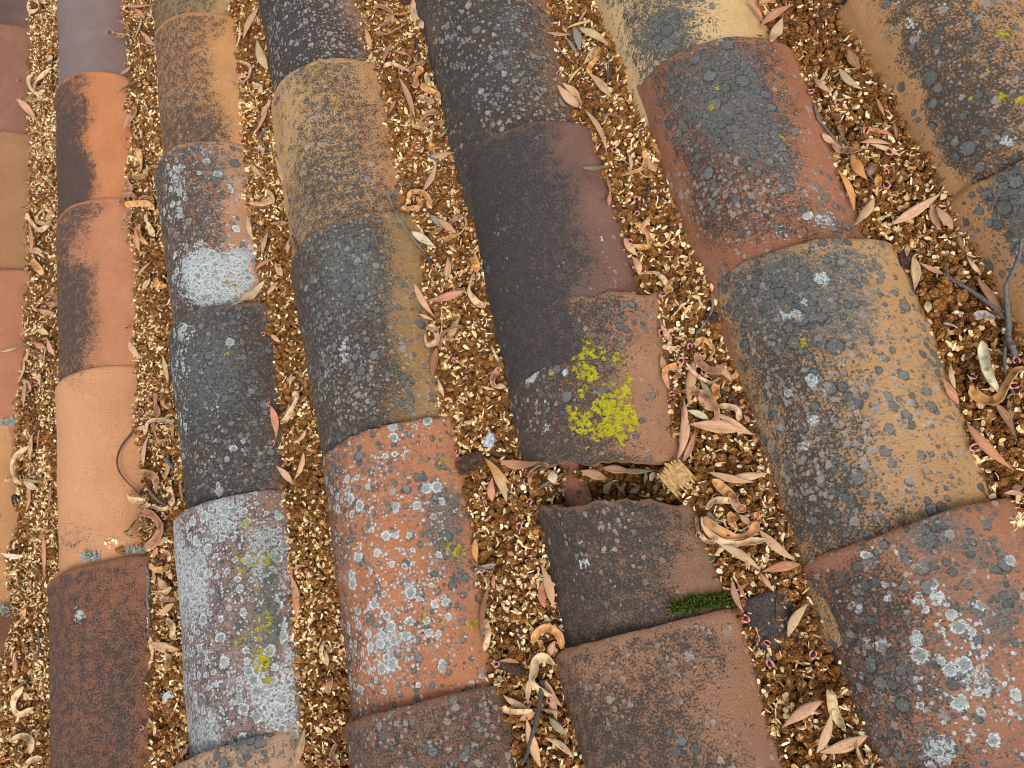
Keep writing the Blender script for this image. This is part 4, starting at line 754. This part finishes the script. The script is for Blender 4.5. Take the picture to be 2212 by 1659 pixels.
SD = {1: '150,540 215,1250 255,1260 280,1320 210,1370 840,440 860,670 840,920 810,1330 1630,510 1735,450 1700,1000 1560,480 935,1310', 2: '330,390 345,178 265,460 410,485 540,445 500,630 405,685 700,1510 590,650 1620,475 1675,435 1680,970 1785,1000 1950,1100 1930,1320 1890,1590 1430,505 1740,780 1930,1410 1625,655',
 3: '510,60 690,65 835,628 1010,700 1195,880 1335,1020 1320,1145 1320,1230', 4: '860,480 930,650 265,840 1000,835 950,1010 1775,970 1810,1220 1740,520 1100,1480 225,150 300,120', 5: '625,90 690,320 640,510 760,690 780,1285 1240,1600 960,1610 2100,270 2090,520 2135,545 2195,720 2160,910 885,120 1220,1470',
 6: '60,605 140,655 150,770 0,700 1870,800 2140,860 2150,700 1885,1255 1540,260 225,1570', 7: '1100,40 240,465 170,525 215,890 240,800 1060,905 1070,1235 995,350 1075,350 1970,380 1920,410 70,1600 190,1560 2195,1340 960,1390 75,305 2170,1610',
 8: '955,400 1340,735 1420,830 1310,915 1370,1215 1230,1240 1175,100 1030,985', 9: '165,65 480,45 115,155 300,160 370,530 555,850 850,920 575,980 415,690'}
for r_, txt in SD.items():
    for e_ in txt.split(): seed(r_, *map(float, e_.split(',')), random.uniform(.75, 1.0))
DK, GY, BR = (78, 72, 68), (134, 128, 122), (112, 82, 64)
twig(1, [(890, 200), (960, 195), (1005, 240)], 9, BR); twig(1, [(775, 590), (850, 540), (980, 480)], 11, (150, 130, 112)); twig(1, [(345, 350), (335, 480), (345, 600)], 11, DK); twig(1, [(1750, 810), (1690, 880), (1710, 950), (1790, 1000)], 12, GY)
twig(1, [(1640, 1450), (1700, 1495), (1770, 1540)], 9, GY)
twig(2, [(470, 230), (490, 290), (505, 400)], 20, DK); twig(2, [(560, 1010), (620, 1040), (680, 1070)], 18, GY); twig(2, [(295, 1225), (320, 1300), (350, 1370), (430, 1500), (500, 1590), (550, 1650)], 21, (140, 126, 116), [([(335, 1320), (345, 1240), (420, 1190), (470, 1180)], 13)], lift=.006)
twig(2, [(1690, 745), (1760, 745), (1825, 770)], 15, (150, 130, 112)); twig(2, [(2000, 1200), (1960, 1350)], 14, DK); twig(2, [(1740, 340), (1730, 440), (1725, 570)], 11, GY); twig(2, [(1270, 40), (1330, 95)], 8, DK); twig(2, [(1380, 270), (1440, 350), (1500, 400)], 9, (190, 165, 130)); twig(2, [(640, 1210), (580, 1270)], 10, GY)
twig(3, [(855, 680), (880, 770), (960, 870), (1030, 960), (1110, 1050)], 17, GY); twig(3, [(1005, 820), (1040, 890), (1085, 960)], 16, (146, 130, 116)); twig(3, [(1190, 1120), (1240, 1180)], 15, GY); twig(3, [(980, 70), (860, 130)], 7, DK); twig(3, [(1145, 645), (1060, 730), (990, 780)], 10, BR)
twig(4, [(130, 540), (200, 600), (280, 640), (350, 690)], 12, GY); twig(4, [(920, 1060), (860, 1140), (790, 1230), (760, 1310), (770, 1390), (820, 1460), (920, 1560)], 15, (112, 84, 76), lift=.005); twig(4, [(950, 1490), (1010, 1570), (1080, 1620)], 22, GY); twig(4, [(1070, 1310), (1120, 1380)], 32, (120, 122, 124)); twig(4, [(230, 1040), (210, 1130), (200, 1200)], 12, BR)
twig(5, [(550, 0), (600, 70)], 24, (92, 90, 92)); twig(5, [(1290, 1495), (1370, 1450), (1440, 1405)], 22, (128, 122, 116), lift=.006)
twig(6, [(190, 240), (190, 350), (130, 450), (60, 560)], 17, GY); twig(6, [(240, 870), (310, 910), (370, 975)], 24, DK); twig(6, [(1690, 435), (1780, 465)], 18, (190, 176, 160))
twig(6, [(2160, 665), (2140, 600), (2112, 540), (2112, 420), (2100, 300), (2095, 200), (2130, 120), (2180, 0), (2200, -120)], 42, (122, 118, 114), [([(2095, 405), (1990, 310), (1860, 220), (1740, 150), (1690, 112)], 34), ([(1722, 130), (1712, 90), (1716, 45)], 16), ([(2112, 556), (2088, 620), (2095, 780), (2150, 900)], 26)], 'forked_branch', .009, .5)
pod(6, [(1885, 395), (1950, 378), (2020, 410)], 44, 'e')
twig(7, [(945, 345), (965, 430), (955, 560), (965, 680), (960, 800)], 22, GY, lift=.005); twig(7, [(250, 760), (250, 850), (240, 960)], 14, GY)
twig(8, [(1300, 1090), (1290, 1220), (1265, 1350), (1230, 1470), (1200, 1580), (1165, 1640)], 38, (92, 86, 82), [([(1205, 1580), (1222, 1670)], 22)], lift=.010)
for a_ in (([(610, 560), (605, 710)], 11, BR), ([(700, 770), (830, 840), (940, 900)], 11, BR), ([(470, 740), (500, 840)], 11, (200, 176, 140)), ([(780, 1060), (760, 1200)], 10, BR), ([(720, 1060), (680, 1220)], 11, BR), ([(1060, 1415), (1170, 1420)], 12, DK)): twig(9, *a_)

# bits of wood, bark and pale flakes
def chunk(name, px, py, lx, ly, lz, ang, mat, ridges, label, cat, lift=.002, sd_=1):
    p = hit(px, py); r = np.random.default_rng(sd_); n, k = 14, 16; V = []; F = []
    q = np.array(Matrix.Rotation(ang, 3, 'Z') @ Matrix.Rotation(r.uniform(-.2, .2), 3, 'X') @ Matrix.Rotation(r.uniform(-.15, .15), 3, 'Y'))
    jag = r.uniform(-.12, .12, k)
    for i in range(n):
        t = i / (n - 1) * 2 - 1; f = (1 - .25 * abs(t) ** 4)
        for j in range(k):
            th = j / k * 2 * math.pi; c, s = math.cos(th), math.sin(th); sq = 1 / max(abs(c), abs(s)) ** .7
            rr = 1 + ridges * math.sin(j * 2.9 + sd_) * .6 + r.uniform(-.05, .05) * (1 + ridges * 3)
            V.append(np.array([t * lx / 2 * (1 + jag[j] * abs(t)), c * sq * ly / 2 * f * rr, s * sq * lz / 2 * f * rr]) @ q.T + p + np.array([0, 0, lz * .4 + lift]))
    for i in range(n - 1):
        for j in range(k): F.append((i * k + j, i * k + (j + 1) % k, (i + 1) * k + (j + 1) % k, (i + 1) * k + j))
    F.append(tuple(range(k))[::-1]); F.append(tuple((n - 1) * k + j for j in range(k)))
    return tag(build(name, V, F, mat, None, False), label, cat)
def wood_chip():
    a, b_ = at_height(1443, 1008, .004), at_height(1488, 1058, .004); d = b_ - a; L = np.linalg.norm(d); d /= L; sd_ = np.cross(d, [0, 0, 1.0]); r = np.random.default_rng(4); V = []; F = []
    for k in range(9):
        y = (k - 4) * .0032; l0, l1 = r.uniform(-.12, .14) * L, L * (1 + r.uniform(-.22, .08)); w, z, hh = .0036, .006 + r.uniform(-.001, .0022), r.uniform(.004, .008)
        q = len(V); n = 5
        for i in range(n):
            p = a + d * (l0 + (l1 - l0) * i / (n - 1)) + sd_ * (y + r.normal(0, .0004)); f = .55 if i in (0, n - 1) else 1
            V += [p + sd_ * w / 2 * f + [0, 0, z - hh], p + sd_ * w / 2 * f + [0, 0, z + r.uniform(0, .001)], p - sd_ * w / 2 * f + [0, 0, z + r.uniform(0, .001)], p - sd_ * w / 2 * f + [0, 0, z - hh]]
        for i in range(n - 1):
            for e in range(4): F.append((q + i * 4 + e, q + i * 4 + (e + 1) % 4, q + i * 4 + 4 + (e + 1) % 4, q + i * 4 + 4 + e))
        F += [(q + 3, q + 2, q + 1, q), tuple(q + (n - 1) * 4 + e for e in range(4))]
    tag(build('wood_chip', V, F, M_WOOD, None, False), 'split yellow wood chip at the end of the open gap', 'wood chip')
wood_chip()
chunk('bark_piece', 1020, 1001, .034, .019, .009, .1, M_BARK, .2, 'dark ridged bark piece beside the white rosette tile', 'bark', .002, 4)
chunk('bark_piece', 1111, 1443, .034, .012, .008, -.6, M_BARK, .15, 'dark bark sliver near the bottom, beside the curled pods', 'bark', .002, 5)
chunk('pale_flake', 1062, 953, .017, .013, .006, .9, M_FLAKE, .25, 'bluish white flake lying on litter above the bark piece', 'flake', .002, 6)
chunk('pale_flake', 370, 1503, .015, .011, .006, .3, M_FLAKE, .2, 'grey-white flake in the litter beside the white-crusted tile', 'flake', .002, 7)
chunk('bark_piece', 882, 8, .016, .014, .007, .2, M_BARK, .2, 'small black bark crumb at the very top of the photo', 'bark', .002, 8)
chunk('bark_piece', 1319, 163, .013, .011, .007, .6, M_BARK, .2, 'small black crumb below the pale yellow tile', 'bark', .002, 9)
chunk('bark_piece', 37, 1083, .020, .012, .007, 1.2, M_BARK, .2, 'black crumb beside the dark maroon edge tile', 'bark', .002, 10)
chunk('bark_piece', 1953, 567, .020, .013, .008, 1.0, M_BARK, .2, 'black knobbly crumb at the corner of the big orange-tan tile', 'bark', .003, 11)
chunk('bark_piece', 1538, 691, .011, .016, .009, 1.0, M_BARK, .2, 'black crumb hanging by the edge of the big orange-tan tile', 'bark', .003, 12)

# moss and lichen tufts growing on tiles
def tufts(name, code, line, n, spread, hgt, wid, mat, label, seed_):
    r = np.random.default_rng(seed_); V = []; F = []
    for _ in range(n):
        t = r.uniform(0, 1) ** .9; x = np.interp(t, np.linspace(0, 1, len(line)), [p[0] for p in line]); y = np.interp(t, np.linspace(0, 1, len(line)), [p[1] for p in line])
        p = hit(x + r.normal(0, spread * .5), y + r.normal(0, spread * .42)); p = p + np.array([0, 0, hgt * .3 * abs(vnoise2(x * .12, y * .12, 3))])
        d = np.array([r.normal(0, .55), r.normal(0, .55), 1.0]); d /= np.linalg.norm(d); s = np.cross(d, r.normal(0, 1, 3)); s /= np.linalg.norm(s); h = hgt * r.uniform(.5, 1.15)
        k = len(V); m_ = p + d * h * .55 + s * 0
        V += [p - s * wid * .4 - np.array([0, 0, .002]), p + s * wid * .4 - np.array([0, 0, .002]), m_ + s * wid, m_ - s * wid, p + d * h + np.cross(d, s) * h * .25]
        F += [(k, k + 1, k + 2, k + 3), (k + 3, k + 2, k + 4)]
    o = build(name, V, F, mat, TOBJ[code], False); o['label'] = label; o['kind'] = 'stuff'; return o
tufts('moss', '4d', [(1456, 1312), (1500, 1304), (1545, 1297), (1584, 1293)], 1900, 13, .0085, .0009, M_MOSS, 'strip of deep green moss growing along the tile joint', 1)
tufts('lichen_tuft', '1d', [(188, 1203), (212, 1203)], 520, 8, .0085, .0008, M_TUFT, 'pale grey-green lichen tuft on the joint', 2)
tufts('lichen_tuft', '1d', [(275, 1190), (315, 1188)], 520, 8, .0085, .0008, M_TUFT, 'grey-green lichen tuft at the corner of the joint', 3)
tufts('lichen_tuft', '0e', [(2, 1314), (28, 1320)], 520, 8, .0085, .0008, M_TUFT, 'grey-green lichen tuft on the joint at the photo edge', 4)
tufts('lichen_tuft', '0d', [(8, 914), (42, 912)], 520, 8, .0085, .0008, M_TUFT, 'flat grey lichen tuft on the joint', 5)

# ------------------------------------------------------------------ labels for the fallen things
ORD = ['first', 'second', 'third', 'fourth', 'fifth', 'sixth', 'seventh', 'eighth', 'ninth', 'tenth', 'eleventh', 'twelfth']
def near_tile(p):
    best = None
    for k, t in TILES.items():
        if k not in NAMES: continue
        nxt = [q['vf'] for kk, q in TILES.items() if kk[0] == k[0] and q['vf'] < t['vf']]; v0 = max(nxt) if nxt else -9
        dv = max(0, p[1] - t['vf'], v0 - p[1]); du = abs(p[0] - t['uf'] - .09) if p[0] > t['uf'] else abs(p[0] - t['uf']) + .05
        d = dv * 1.5 + du
        if best is None or d < best[0]: best = (d, k)
    return best[1]
GROUP = dict(leaf='fallen leaves', pod='curled seed pods', seed='black seeds with pink arils', twig='loose twigs')
buckets = {}
for (o, kd, c, p, L) in THINGS:
    if kd == 'forked_branch': tag(o, 'grey forked branch lying across the outermost gutter and sandy tile', 'branch'); continue
    k = near_tile(p); size = ('long' if L > 95 else 'small' if L < 42 else 'narrow' if kd == 'leaf' else 'curled') if kd in ('leaf', 'pod') else ''
    desc = {'leaf': f"{size} {WORD.get(c, '')} dry leaf", 'pod': f"{size} {WORD.get(c, '')} seed pod", 'seed': 'pink-ringed black seed', 'twig': ('long thin' if L > 70 else 'short') + ' twig'}[kd]
    buckets.setdefault((desc, k, kd), []).append((project([p])[0][1], o))
for (desc, k, kd), items in buckets.items():
    items.sort(key=lambda q: q[0])
    for i, (_, o) in enumerate(items):
        lab = f"{desc} beside the {NAMES[k][0]}"
        if len(items) > 1: lab += ', ' + ('topmost' if i == 0 else 'lowest' if i == len(items) - 1 else ORD[i] + ' from top')
        tag(o, lab, {'leaf': 'leaf', 'pod': 'seed pod', 'seed': 'seed', 'twig': 'twig'}[kd], GROUP[kd])
